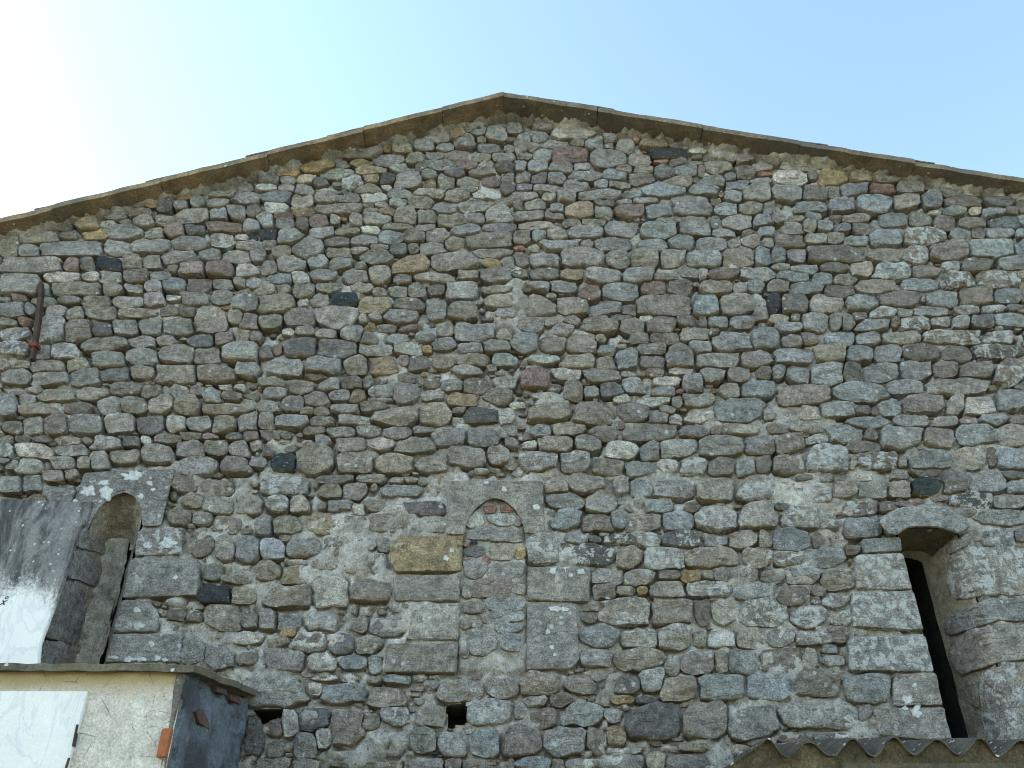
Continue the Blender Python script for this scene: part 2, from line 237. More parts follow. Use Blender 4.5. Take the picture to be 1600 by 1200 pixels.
(800, 440, 2.5, """11 0 24 6 gb,24 0 40 7 g,46 0 60 4 b,42 4 55 12 r,56 2 79 13 b,80 0 97 9 r,96 0 113 9 n,118 0 138 8 t,138 1 148 8 g,146 1 157 7 b,157 1 164 7 g,0 17 7 23 g,10 11 28 23 t,28 10 48 22 t,49 13 69 22 bt,68 15 77 22 n,78 10 113 22 tnq,113 9 129 23 bq,129 9 151 22 tq,151 9 164 21 k
5 23 20 33 gd,20 23 28 29 t,32 22 43 29 nt,25 27 39 35 g,43 23 67 33 t,61 21 74 25 g,67 24 83 33 dg,84 23 103 33 n,103 22 116 29 n,80 22 88 25 w,116 23 122 30 n,121 22 135 30 db,135 23 151 30 b,148 20 160 25 n,0 33 16 45 b,17 34 33 45 nt,35 32 53 46 nt,52 34 58 39 t,55 32 74 41 g,74 33 86 40 n,86 33 104 40 n,105 29 123 38 t,123 30 129 35 n,124 33 150 44 gb,149 30 166 43 b,110 37 125 46 g
0 45 9 53 g,10 46 29 52 bw,31 46 52 55 t,54 41 65 47 b,64 43 79 55 b,78 39 97 47 g,79 46 96 55 nt,52 48 65 56 nt,96 40 114 56 dgg,114 45 143 55 gl,143 44 163 55 gt,98 55 113 59 wt,6 55 23 67 rq,25 55 43 62 tw,46 56 68 64 g,68 57 78 60 t,78 57 83 61 no,83 55 94 61 n,33 63 44 75 n,88 60 105 66 tw,107 59 119 70 bgq,118 54 133 64 g,134 54 148 64 n,153 53 164 62 n
45 65 55 73 gb,54 64 69 73 d,69 60 83 70 gb,87 66 102 73 g,103 68 107 70 p,124 68 127 70 p,130 64 142 74 nt,142 63 164 74 b,106 70 126 79 gt,78 72 98 79 twl,100 72 106 80 n,64 72 73 77 tw,106 77 118 81 n,92 78 102 84 nt,121 82 126 86 w,10 77 37 88 t,38 76 64 90 n,65 77 85 89 dn,85 81 98 90 g,97 84 106 90 nw,107 84 122 89 w,127 74 157 89 b,157 80 164 88 g,31 75 38 79 t,152 75 162 81 n
12 90 25 98 b,25 89 46 97 t,48 91 66 100 nt,63 88 70 93 n,69 89 104 100 gdl,104 90 123 98 d,124 90 132 96 nr,132 89 154 97 t,0 97 14 107 g,16 97 38 108 nt,39 96 56 106 g,59 101 79 112 gw,80 101 92 113 bg,92 99 116 111 g,116 97 145 111 gd,145 96 164 109 dn,5 107 29 120 gl,29 107 49 120 g,51 111 70 122 nt,70 113 90 122 g,90 112 104 120 bw,105 110 122 122 gL,121 111 140 122 n,139 111 153 122 bg,151 110 163 120 n"""),
(1200, 520, 2.5, """0 0 8 10 gb,9 2 22 10 n,20 0 31 8 n,36 0 55 9 b,54 0 70 9 g,70 0 95 8 t,95 0 134 8 tqL,133 0 153 8 gL,2 10 29 20 bg,29 8 49 19 tl,48 9 66 19 b,66 8 82 19 bg,83 8 107 18 nl,107 9 127 19 n,127 8 162 16 dL,0 20 10 30 ng,11 22 26 32 gb,26 20 48 34 bg,46 20 58 31 dn,58 20 82 31 bg,82 18 103 30 gl,102 18 119 28 n,119 19 141 29 n,141 18 162 35 nL
0 31 9 36 t,5 33 39 46 t,39 32 75 44 b,73 30 97 39 g,97 29 138 40 gl,143 36 162 50 bl,0 44 18 55 nt,18 46 34 56 wn,30 44 54 54 bg,54 46 65 52 n,64 47 68 52 n,68 42 83 52 b,83 39 110 52 n,111 40 122 52 wn,121 40 142 52 tw,0 57 12 64 n,12 55 35 63 ng,48 53 75 60 b,80 52 100 60 gl,101 53 119 60 g,119 53 131 58 rnl,132 51 149 58 b,150 52 162 57 n
3 64 22 76 ngl,23 64 39 70 nL,37 58 60 70 gb,60 61 69 68 n,68 58 97 74 gb,96 60 116 73 n,116 58 143 71 b,143 58 162 72 tw,48 68 72 75 n,0 77 23 89 n,23 71 51 88 bL,51 77 55 86 t,54 74 81 87 nL,81 77 86 84 t,87 74 115 86 gb,114 72 136 86 t,136 72 143 84 n,141 72 163 85 b
17 89 27 93 n,32 88 40 95 g,40 89 50 93 n,50 88 67 94 wt,76 86 87 93 n,90 86 107 90 d,109 86 124 102 dnl,126 88 149 101 b,148 92 163 101 b,145 87 163 92 d,1 90 23 106 tLq,23 93 40 106 gLq,40 93 55 104 tq,56 93 74 105 gql,74 93 89 103 gtq,89 91 108 103 kB,4 107 12 112 d,88 104 96 108 r,101 102 111 106 n,113 100 141 110 kdL,140 101 160 110 gl,78 106 88 109 n,47 105 70 115 nL,68 106 80 112 n"""),
(400, 740, 2.5, """3 2 32 13 gqL,38 1 62 6 nd,62 1 81 6 g,84 3 92 6 t,93 2 102 6 t,102 4 107 8 t,40 7 54 15 t,54 6 69 16 g,78 7 104 15 g,104 5 119 18 g,7 14 21 25 gL,21 14 33 25 t,40 18 45 23 n,43 17 61 24 g,61 19 68 26 w,68 17 80 24 n,84 20 92 25 w,92 18 118 27 d,0 26 10 39 g,10 27 29 39 tl,33 25 54 39 otq,56 27 62 37 t,62 28 70 36 t,70 25 99 38 t,104 27 118 37 gl,101 32 104 38 t
0 41 18 55 b,15 39 21 44 n,19 41 42 53 g,34 40 43 43 o,42 39 58 52 t,60 40 76 49 gL,76 40 84 50 gl,73 50 82 64 g,53 53 70 63 g,36 53 52 61 t,0 55 16 68 t,16 58 33 70 toq,19 54 33 58 n,36 64 58 84 wgq,58 67 85 81 t,5 70 36 84 t,85 81 95 87 t,71 90 94 102 g,60 90 70 100 t,0 85 13 98 gl,13 88 29 99 g,30 87 52 99 g,15 98 25 102 o,7 103 20 109 t,24 99 44 112 n,45 100 62 113 d,62 102 79 112 g"""),
(240, 1000, 2.5, """33 4 51 21 g,50 8 70 17 n,70 6 95 20 g,96 8 113 20 g,115 10 133 19 b,135 10 143 21 b,99 22 115 26 w,133 23 142 28 t,144 22 160 28 b,105 28 134 40 b,133 30 157 43 t,142 42 160 54 gL,57 22 98 43 g,96 27 105 35 w,90 43 110 57 dq,110 44 132 68 n,80 44 91 61 w,70 50 81 61 rn,59 47 69 72 d,71 63 81 74 dt,88 58 102 75 g,102 55 111 68 w,62 60 72 72 g,64 74 86 82 g,86 75 103 82 g,111 76 122 80 n,133 76 155 82 t,131 46 142 56 n"""),
(640, 1000, 2.5, """30 12 44 22 t,44 10 68 22 tn,69 14 74 23 n,17 25 47 40 gt,48 24 70 37 dg,68 21 94 37 t,97 22 115 34 n,107 6 126 18 g,4 41 23 56 g,36 38 64 54 gL,66 39 73 50 gl,71 34 87 42 g,86 33 101 42 n,76 43 92 56 n,97 40 121 54 b,121 43 132 52 g,126 35 141 40 o,140 35 155 40 d,118 33 125 42 t,0 54 17 71 g,18 58 36 73 g,38 56 57 74 b,57 54 83 74 n,83 54 110 74 g,110 56 123 72 n,123 55 135 66 no,0 74 22 82 g,22 74 33 82 n,33 75 48 82 n,66 73 90 82 b,88 75 97 82 n,96 74 117 82 g,118 72 148 82 g,121 68 145 71 t,148 70 160 82 t"""),
(700, 740, 2.5, """61 3 75 13 t,75 2 97 13 gl,61 13 86 22 g,85 13 106 25 g,65 23 83 36 b,84 26 103 36 tn,62 23 67 28 t,101 23 113 35 b,50 38 69 57 gLq,73 38 88 44 b,81 41 88 45 o,88 39 96 43 d,97 38 118 44 dL,75 44 104 58 kdL,70 50 76 57 t,71 44 77 50 n,90 60 109 70 gq,109 60 130 71 g,90 69 105 80 n,105 71 116 77 t,83 82 97 87 t,83 86 93 94 n,93 77 127 95 tqL,83 96 107 109 b,108 97 131 109 gl,84 110 100 120 g"""),
(960, 740, 2.0, """0 2 11 18 gl,11 5 29 19 b,30 4 64 21 gl,63 4 93 23 tl,85 2 97 9 t,95 7 123 21 gL,122 2 148 23 gL,148 5 172 21 gL,4 19 9 26 g,8 22 23 32 n,22 21 46 32 b,55 22 66 31 n,8 32 37 46 t,37 29 62 46 b,62 27 95 45 gL,96 22 128 45 gl,94 37 100 43 r,90 22 104 28 n,128 27 172 43 gL,124 24 148 30 g
0 46 17 55 dl,17 47 35 58 gL,38 45 69 58 dL,69 48 88 58 g,88 45 112 60 t,112 44 122 60 t,122 43 152 61 b,1 57 22 75 t,22 58 53 75 gLq,55 58 98 75 tl,98 58 123 74 t,123 62 146 74 n,147 60 179 74 b,154 47 162 58 n,7 76 32 89 g,34 77 52 84 n,51 76 67 86 o,69 77 78 84 t,77 73 97 85 gl,97 75 112 85 tl,113 76 133 86 n,133 73 160 87 bl
2 89 15 97 t,18 88 26 95 o,26 83 55 98 t,55 84 92 96 gL,91 85 124 99 b,125 89 153 104 n,154 88 164 98 n,28 98 62 119 tq,62 99 75 119 n,75 100 97 119 t,98 99 136 121 gL,137 104 165 121 gL"""),
(960, 960, 2.0, """5 10 35 26 g,34 8 61 29 gl,60 14 72 27 t,72 13 95 27 wL,94 11 119 28 t,118 12 139 26 g,140 13 172 24 gL,0 28 38 45 tl,40 37 50 50 t,52 28 77 48 g,78 30 88 46 t,88 28 112 48 bl,112 27 146 47 nl,146 27 158 43 t,0 48 20 63 d,20 41 39 61 b,34 48 65 69 t,65 46 101 68 b,102 47 141 69 b,138 44 176 66 nl
9 70 51 97 dk,53 69 88 98 gnl,87 71 128 99 g,128 66 190 90 g,36 110 74 124 d,50 100 72 107 t"""),
(1200, 760, 2.5, """48 19 71 33 gb,128 15 163 25 gb,134 26 154 39 gdL,154 26 163 35 bd,120 15 130 20 n,5 27 26 40 bg,28 29 49 41 ng,49 36 57 43 nl,3 42 21 52 ng,21 41 40 51 b,40 42 54 51 b,11 51 32 61 bl,32 53 53 65 tl,0 53 10 61 n,4 62 27 75 n,27 64 36 68 n,34 67 50 77 ngL,26 68 32 75 n,0 72 12 90 nL,13 76 39 89 gL,40 78 51 88 gL,37 88 50 94 n,0 91 15 101 g,15 91 37 99 gl,39 94 48 98 g,0 101 22 116 nl,22 101 31 114 t,31 96 47 118 b"""),
(1120, 1000, 3.0, """58 18 64 31 g,65 18 91 34 b,74 34 80 42 g,31 48 50 54 dr,50 48 69 54 dn"""),  # last two stones: a dark pocket by the lean-to, given as dark colour
]
# small stones and brick bits walled into the blocked window
INFILL = """11 25 22 34 w,12 34 30 42 g,26 34 46 43 g,25 25 42 33 gL,23 20 30 25 p,33 20 40 25 p,41 27 46 33 gl,11 45 23 52 d,14 42 18 45 k,10 43 13 46 p,10 52 24 66 g,24 44 42 54 t,42 45 49 54 o,25 55 48 67 g,9 68 15 78 t,13 65 41 79 rnt,42 68 48 76 t,9 80 23 88 n,24 77 36 86 b,36 78 48 86 b,20 86 39 94 g,39 86 48 93 b,8 90 14 98 t,14 89 21 97 t,12 96 30 115 g,30 94 46 100 b,33 100 47 111 b,22 52 26 57 p,7 110 13 116 n"""
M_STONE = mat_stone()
M_MORTAR = mat_mortar()
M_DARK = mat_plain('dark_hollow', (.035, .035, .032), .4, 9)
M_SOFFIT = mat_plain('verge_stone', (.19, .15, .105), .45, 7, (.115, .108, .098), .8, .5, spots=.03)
M_SOFFIT_LEFT = mat_plain('verge_stone_left', (.26, .19, .115), .45, 7, (.13, .118, .10), .75, .5, spots=.03)  # slabs of the left slope: lighter and more ochre than the right
M_COVER = mat_plain('roof_slate', (.15, .125, .09), .4, 8, (.10, .095, .085), .6, .6, spots=.04)
M_IRON = mat_plain('rusty_iron', (.055, .036, .032), .4, 30, (.12, .045, .025), .5, .4, .75)
M_RUST = mat_plain('red_rust', (.17, .055, .03), .4, 40, (.08, .04, .03), .5, .5, .85)

PAL = dict(g=(.250, .248, .240), b=(.225, .252, .268), t=(.262, .240, .198), n=(.205, .176, .150), o=(.29, .225, .125),
           r=(.255, .155, .135), p=(.27, .135, .10), d=(.15, .15, .15), k=(.040, .046, .054), B=(.045, .068, .078), w=(.44, .43, .40))
for _k in PAL:
    _c = np.array(PAL[_k]); _m = _c.mean(); PAL[_k] = (_m + (_c - _m) * (.95 if _k in 'oBk' else .5 if _k in 'rn' else .66)) * np.array((1.075, 1.01, .95)) * 1.36
def parse(code):
    cs = [PAL[c] for c in code if c in PAL]
    col = np.mean(cs, axis=0) if cs else np.array(PAL['g'])
    return col, (1.0 if 'L' in code else .55 if 'l' in code else 0.0), 'q' in code, 's' in code

def link_mesh(name, v, f, mat, parent=None, tint=None, lich=None, smooth=None, sharp=38):
    used = np.zeros(len(v), bool); used[np.concatenate([np.asarray(q) for q in f])] = True
    if not used.all():
        idx = np.cumsum(used) - 1; v = np.asarray(v)[used]; f = [tuple(int(idx[k]) for k in q) for q in f]
    me = bpy.data.meshes.new(name)
    me.from_pydata([tuple(p) for p in v], [], f)
    if tint is not None:
        a = me.attributes.new('tint', 'FLOAT_COLOR', 'POINT')
        cc = np.ones((len(v), 4), np.float32); cc[:, :3] = tint; a.data.foreach_set('color', cc.ravel())
        a = me.attributes.new('lich', 'FLOAT', 'POINT')
        a.data.foreach_set('value', (np.zeros(len(v)) + (lich if lich is not None else 0)).astype(np.float32))
    if smooth is not None:
        me.polygons.foreach_set('use_smooth', np.ones(len(me.polygons), bool))
        me.set_sharp_from_angle(angle=R(sharp))
    me.materials.append(mat); me.update()
    o = bpy.data.objects.new(name, me); COL.objects.link(o)
    if parent is not None: o.parent = parent
    return o
def empty(name, loc=(0, 0, 0), parent=None):
    o = bpy.data.objects.new(name, None); COL.objects.link(o); o.location = loc; o.empty_display_size = .2
    if parent is not None: o.parent = parent
    return o
def tag(o, label, cat, group=None, kind=None):
    if label: o['label'] = label
    if cat: o['category'] = cat
    if group: o['group'] = group
    o['kind'] = kind or 'thing'
    return o

# ------------------------------------------------------------------ stones
WALLN = np.array((0., -1., 0.))
def wall_map(depth0=-.03):
    return lambda px, py: (P(px, py, depth0), WALLN)

def stone_geo(poly, mapper, d, seed, flat=False, back=.05, amp=None, fold=False):
    """poly: outline in survey coordinates (N,2). Returns verts, faces of one worn stone bulging d metres out of its plane."""
    poly = np.asarray(poly, float); N = len(poly); c = poly.mean(0)
    r = random.Random(seed)
    if flat: prof = ((1.0, -back), (1.0, d * .55), (.975, d * .88), (.93, d), (.6, d * 1.01))
    else:    prof = ((1.0, -back), (1.0, d * .5), (.972, d * .88), (.915, d * .99), (.72, d * 1.02), (.40, d * 1.03))
    if fold: prof = prof[:4] + tuple((k / 10, d) for k in (8, 7, 6, 5, 4, 3, 2, 1))
    cuts = [] if flat else [(math.cos(a), math.sin(a), r.uniform(.35, .85), r.uniform(.4, 1.3)) for a in (r.uniform(0, 6.28) for _ in range(r.choice((1, 2, 2, 3))))]
    tx, tz = (r.uniform(-.5, .5) * d, r.uniform(-.55, .35) * d) if not flat else (r.uniform(-.1, .1) * d, r.uniform(-.1, .1) * d)
    half = np.abs(poly - c).max(0) + 1e-6
    V = []
    lift = r.uniform(.04, .14) if not flat else 0                      # lower face undercut: front rings sit a little higher
    for k, (s, dep) in enumerate(prof):
        dep0 = dep
        for q in poly:
            dep = dep0; u = (q - c) / half
            qq = c + (q - c) * s
            if k >= 2 and u[1] > 0: qq[1] -= lift * half[1] * u[1] * (k - 1) * .6
            p, n = mapper(*qq)
            if k >= 1:
                for ca, sa, h0, sl in cuts:
                    e = u[0] * s * ca + u[1] * s * sa - h0
                    if e > 0: dep = min(dep, d * max(.1, 1.02 - sl * e))
            dd = dep + ((tx * u[0] + tz * u[1]) * s * .55 if k >= 2 else 0)
            V.append(p + n * dd)
    p, n = mapper(*c); V.append(p + n * d * 1.04)
    V = np.array(V)
    a = (amp if amp is not None else (.0035 if flat else .0105))
    nz = np.stack([fbm(V + seed * .37, 16, 3, 11 + i) for i in range(3)], -1)
    nz[:N] *= .2
    # chipped facets
    V = V + nz * a * np.array((.9, 1.25, .9))
    F = []
    for k in range(len(prof) - 1):
        for i in range(N):
            j = (i + 1) % N
            F.append((k * N + i, (k + 1) * N + i, (k + 1) * N + j, k * N + j))
    k = (len(prof) - 1) * N; ce = len(V) - 1
    for i in range(N): F.append((k + i, ce, k + (i + 1) % N))
    return V, F

def sup(u, v, e): return (abs(u) ** e + abs(v) ** e) ** (1 / e)
class Stone:
    pass
def make_stone(x0, y0, x1, y1, code, seed):
    s = Stone(); s.col, s.lich, s.q, s.s = parse(code)
    s.cx, s.cy, s.a, s.b = (x0 + x1) / 2, (y0 + y1) / 2, (x1 - x0) / 2 + 1.5, (y1 - y0) / 2 + .2
    r = random.Random(seed); s.seed = seed
    s.e = (r.uniform(7, 10) if s.s else r.uniform(4.5, 7) if s.q else r.uniform(2.7, 5.2))
    s.rot = R(r.uniform(-1, 1) if (s.q or s.s) else r.uniform(-5, 5))
    size = max(s.a, s.b)
    N = 28 if size > 45 else 22 if size > 26 else 18 if size > 15 else 13
    k = [(r.uniform(0, 6.28), r.uniform(.3, 1)) for _ in range(4)]
    am = .012 if s.s else .035 if s.q else .07
    # corner bias makes trapezoids and wedges out of plain ovals
    sk, tp = (r.uniform(-.12, .12), r.uniform(-.16, .16)) if not (s.q or s.s) else (r.uniform(-.03, .03), r.uniform(-.05, .05))
    pts = []
    chops = [] if s.s else [(math.cos(a), math.sin(a), r.uniform(.88, 1.08) if not s.q else r.uniform(1.0, 1.25)) for a in (r.uniform(0, 6.28) for _ in range(r.choice((2, 3, 4))))]
    for i in range(N):
        t = 6.28318 * (i + r.uniform(-.25, .25)) / N
        # spread samples evenly along the box outline
        cx, cy = math.cos(t), math.sin(t)
        n = 1 / sup(cx, cy, s.e)
        w = 1 + am * sum(w_ * math.sin((m + 2) * t + ph) for m, (ph, w_) in enumerate(k)) * .55 + r.uniform(-.5, .5) * am * .6
        u, v = cx * n * min(w, 1.06), cy * n * min(w, 1.06)
        for ca, sa, h0 in chops:
            e = u * ca + v * sa
            if e > h0: u -= (e - h0) * ca; v -= (e - h0) * sa
        u = u * (1 + tp * v) + sk * v
        jt = 1 + (0 if s.s else r.uniform(-.045, .03) if not s.q else r.uniform(-.02, .01)); x, y = u * s.a * jt, v * s.b * jt
        pts.append((s.cx + x * math.cos(s.rot) - y * math.sin(s.rot), s.cy + x * math.sin(s.rot) + y * math.cos(s.rot)))
    s.poly = np.array(pts)
    return s

def survey():
    S = []
    for ox, oy, k, t in SHEETS:
        for e in t.replace('\n', ',').split(','):
            a = e.split(); x0, y0, x1, y1 = [float(v) for v in a[:4]]
            S.append((ox + x0 * k, oy + y0 * k, ox + x1 * k, oy + y1 * k, a[4]))
    keep = []
    for b in S:
        for k in keep:
            iw = min(b[2], k[2]) - max(b[0], k[0]); ih = min(b[3], k[3]) - max(b[1], k[1])
            if iw > 0 and ih > 0 and iw * ih / min((b[2] - b[0]) * (b[3] - b[1]), (k[2] - k[0]) * (k[3] - k[1])) > .42: break
        else: keep.append(b)
    return keep

# masonry that is built as part of the windows: outlines in survey coordinates, with code
JAMB_MID = [([(612, 850), (625, 839), (724, 838), (721, 894), (617, 895), (610, 880)], 'ooots'), ([(615, 901), (720, 899), (718, 940), (616, 941)], 'gts'),
            ([(645, 946), (719, 944), (716, 1000), (637, 1001)], 'gtw'), ([(605, 1007), (716, 1006), (713, 1052), (600, 1052)], 'gts'),
            ([(825, 887), (921, 890), (921, 942), (823, 940)], 'gtsl'), ([(824, 945), (900, 945), (905, 1030), (893, 1046), (823, 1048)], 'gsl')]
JAMB_LEFT = [([(218, 830), (288, 826), (284, 868), (212, 870)], 'tgL'), ([(204, 876), (313, 875), (310, 932), (191, 936)], 'gs'),
             ([(190, 940), (232, 938), (250, 960), (246, 988), (178, 990)], 'gl'), ([(177, 992), (286, 991), (283, 1036), (165, 1036)], 'gl'),
             ([(160, 1040), (275, 1040), (270, 1085), (150, 1085)], 'g')]
JAMB_RIGHT = [([(1344, 844), (1405, 841), (1409, 863), (1350, 866)], 'b'), ([(1336, 868), (1410, 866), (1424, 922), (1336, 922)], 'tgL'),
              ([(1329, 927), (1426, 925), (1442, 986), (1330, 980)], 'gL'), ([(1324, 998), (1444, 994), (1458, 1051), (1330, 1049)], 'bgL'),
              ([(1394, 1055), (1462, 1053), (1471, 1103), (1395, 1105)], 'tgl'), ([(1362, 1108), (1473, 1106), (1487, 1162), (1374, 1150)], 'tgl'),
              ([(1375, 1166), (1488, 1166), (1500, 1225), (1380, 1225)], 'g')]
LINTEL_MID = [(699, 752), (740, 750.5), (790, 751), (848, 751), (850, 790), (851, 833), (835, 834), (820, 834), (817, 820), (812, 808), (804, 796), (794, 787), (784, 781),
              (773, 779), (763, 781.5), (752, 788), (742, 797), (734, 808), (729, 820), (726, 835), (711, 836), (697, 836), (698, 790)]
LINTEL_LEFT = [(132, 739), (170, 736), (220, 733), (274, 732), (267, 760), (259, 792), (252, 821), (240, 823), (222, 822), (221.5, 806), (218, 790), (210, 777), (196, 770),
               (184, 773), (170, 781), (157, 793), (147, 807), (138, 828), (118, 826), (105, 818), (115, 785)]
LINTEL_RIGHT = [(1372, 811), (1390, 801), (1415, 793), (1450, 787), (1475, 790), (1496, 803), (1519, 820), (1502, 835), (1488, 832), (1470, 825.5), (1437, 823), (1412, 827),
                (1403, 838), (1384, 833)]
def inside(poly, x, y):
    poly = np.asarray(poly, float); x = np.asarray(x, float); y = np.asarray(y, float)
    r = np.zeros(x.shape, bool); j = len(poly) - 1
    for i in range(len(poly)):
        xi, yi = poly[i]; xj, yj = poly[j]
        if yi != yj:
            r ^= ((yi > y) != (yj > y)) & (x < (xj - xi) * (y - yi) / (yj - yi) + xi)
        j = i
    return r
OX, OY, RW, RH = -160, 100, 1920, 1180
def paint(mask, poly, val=True):
    poly = np.asarray(poly, float)
    x0, y0 = np.floor(poly.min(0)).astype(int); x1, y1 = np.ceil(poly.max(0)).astype(int) + 1
    x0, y0 = max(x0, OX), max(y0, OY); x1, y1 = min(x1, OX + RW), min(y1, OY + RH)
    if x1 <= x0 or y1 <= y0: return
    gx, gy = np.meshgrid(np.arange(x0, x1) + .5, np.arange(y0, y1) + .5)
    sub = mask[y0 - OY:y1 - OY, x0 - OX:x1 - OX]; sub[inside(poly, gx, gy)] = val
def hit(mask, x, y):
    ix = np.clip((np.asarray(x) - OX).astype(int), 0, RW - 1); iy = np.clip((np.asarray(y) - OY).astype(int), 0, RH - 1)
    return mask[iy, ix]
def blur(a, r):
    a = a.astype(float)
    for ax in (0, 1):
        c = np.cumsum(np.pad(a, [(r + 1, r) if k == ax else (0, 0) for k in (0, 1)], mode='edge'), axis=ax)
        n = a.shape[ax]
        a = (np.take(c, np.arange(2 * r + 1, n + 2 * r + 1), axis=ax) - np.take(c, np.arange(0, n), axis=ax)) / (2 * r + 1)
    return a

# ------------------------------------------------------------------ roof line and openings in metres
APEX = (-.075, 7.985); SL_L, SL_R = .3640, .2335
def roof_z(x): return np.where(np.asarray(x) < APEX[0], APEX[1] + (x - APEX[0]) * SL_L, APEX[1] - (x - APEX[0]) * SL_R)
YF = -.05
LW = dict(xl=P(137, 830, YF)[0], xr=P(186, 950, YF)[0], zs=P(180, 822, YF)[2], zt=P(195, 770, YF)[2], zb=P(165, 1120, YF)[2], yd=.36)
RWN = dict(xl=P(1441, 975, YF)[0], xr=P(1537, 970, YF)[0], zs=P(1410, 834, YF)[2], zt=P(1450, 824, YF)[2], zb=P(1500, 1230, YF)[2], yd=.38)
for w in (LW, RWN):
    w['sw'] = .045                                   # half width of the slit at the bottom of the splay
RWN['sw'] = .085; LW['yd'] = .21; LW['sw'] = .09; RWN['yd'] = .32
LW['xs'] = P(146, 925, LW['yd'])[0] + LW['sw']; RWN['xs'] = P(1466, 975, RWN['yd'])[0] - RWN['sw']
LW['zst'] = P(190, 846, LW['yd'])[2]; RWN['zst'] = P(1435, 872, RWN['yd'])[2]
def front_ring(w, arch):
    n = 13; pts = [(w['xl'], w['zb']), (w['xl'], (w['zb'] + w['zs']) / 2), (w['xl'], w['zs'])]
    xm, h = (w['xl'] + w['xr']) / 2, (w['xr'] - w['xl']) / 2
    for i in range(1, n):
        t = math.pi * (1 - i / n)
        k = abs(math.sin(t)) ** (1.0 if arch else .45)
        pts.append((xm + h * math.cos(t), w['zs'] + (w['zt'] - w['zs']) * k))
    pts += [(w['xr'], w['zs']), (w['xr'], (w['zb'] + w['zs']) / 2), (w['xr'], w['zb'])]
    return pts
def back_ring(w):
    n = 13; pts = [(w['xs'] - w['sw'], w['zb'] + .05), (w['xs'] - w['sw'], (w['zb'] + w['zst']) / 2), (w['xs'] - w['sw'], w['zst'] - .05)]
    for i in range(1, n):
        t = math.pi * (1 - i / n); pts.append((w['xs'] + w['sw'] * math.cos(t), w['zst'] - .05 + .05 * math.sin(t)))
    pts += [(w['xs'] + w['sw'], w['zst'] - .05), (w['xs'] + w['sw'], (w['zb'] + w['zst']) / 2), (w['xs'] + w['sw'], w['zb'] + .05)]
    return pts
FR_L, FR_R = front_ring(LW, True), front_ring(RWN, False)
def ring_px(ring, Y):
    q = np.array([(x, Y, z) for x, z in ring]); a, b = project(q); return np.stack([a, b], -1)

HOLES = [[(697, 1103), (704, 1100), (729, 1098), (731, 1110), (729, 1134), (700, 1137)], [(396, 1110), (441, 1107), (441, 1122), (420, 1128), (411, 1134)]]

# ------------------------------------------------------------------ lay the stones out
fixed = np.zeros((RH, RW), bool)
for p, _ in JAMB_MID + JAMB_LEFT + JAMB_RIGHT:
    p = np.array(p, float); c = p.mean(0); paint(fixed, c + (p - c) * 1.03)
for p in (LINTEL_MID, LINTEL_LEFT, LINTEL_RIGHT): paint(fixed, p)
INNER_MID = [(726, 836), (728, 820), (734, 806), (752, 786), (773, 777), (796, 786), (812, 806), (820, 832), (823, 900), (824, 1052), (714, 1052), (718, 950), (724, 842)]
paint(fixed, INNER_MID)
for rg in (FR_L, FR_R): paint(fixed, ring_px(rg, -.03))
for h in HOLES: paint(fixed, h)
xx = np.arange(OX, OX + RW) + .5
for i, px in enumerate(xx):                                    # nothing above the roof line
    q = P(px, 300, 0)
    zz = roof_z(q[0])
    for _ in range(6):
        # follow the vertical of the place down to this column
        a, b = project(np.array((q[0], 0, float(zz)))); q = P(px, b, 0); zz = roof_z(q[0])
    a, b = project(np.array((q[0], 0, float(zz)))); k = int(max(0, b + 2 - OY)); fixed[:k, i] = True

raw = survey()
stones = []
for i, b in enumerate(raw):
    cx, cy = (b[0] + b[2]) / 2, (b[1] + b[3]) / 2
    if hit(fixed, cx, cy): continue
    stones.append(make_stone(*b, seed=100 + i))
# the wall goes on beyond the survey on either side and below
def beyond():
    r = random.Random(5); out = []
    for x_lo, x_hi, z_lo, z_hi in ((-6.25, None, 3.0, 8.2), (None, 6.25, 2.2, 8.2)):
        z = z_lo
        while z < z_hi:
            h = r.uniform(.13, .2)
            x = x_lo if x_lo is not None else 2.6
            end = x_hi if x_hi is not None else -2.2
            while x < end:
                w = r.uniform(.18, .4)
                q = np.array(((x + w / 2), 0, z + h / 2))
                px, py = project(q)
                if q[2] < roof_z(q[0]) - h * .6 and ((px < -14 and x_lo is not None) or (px > 1614 and x_hi is not None)):
                    a = project(np.array((x, 0, z + h / 2)))[0]; b_ = project(np.array((x + w, 0, z + h / 2)))[0]
                    t = project(np.array((x, 0, z + h)))[1]; u = project(np.array((x, 0, z)))[1]
                    out.append((a + 2, t + 2, b_ - 2, u - 2, r.choice(['g', 'g', 'b', 't', 'n', 'gl', 'bL'])))
                x += w
            z += h
    z = 2.52
    while z > .9:
        h = r.uniform(.17, .26); x = -4.6
        while x < 4.6:
            w = r.uniform(.22, .45)
            a = project(np.array((x, 0, z - h / 2)))[0]; b_ = project(np.array((x + w, 0, z - h / 2)))[0]
            t = project(np.array((x, 0, z)))[1]; u = project(np.array((x, 0, z - h)))[1]
            out.append((a + 3, t + 3, b_ - 3, u - 3, r.choice(['g', 'g', 'b', 't', 'n', 'gl', 'd'])))
            x += w
        z -= h
    return out
nb = len(stones)
for i, b in enumerate(beyond()):
    s = make_stone(*b, seed=5000 + i)
    if not hit(fixed, s.cx, s.cy) or s.cy > OY + RH: stones.append(s)

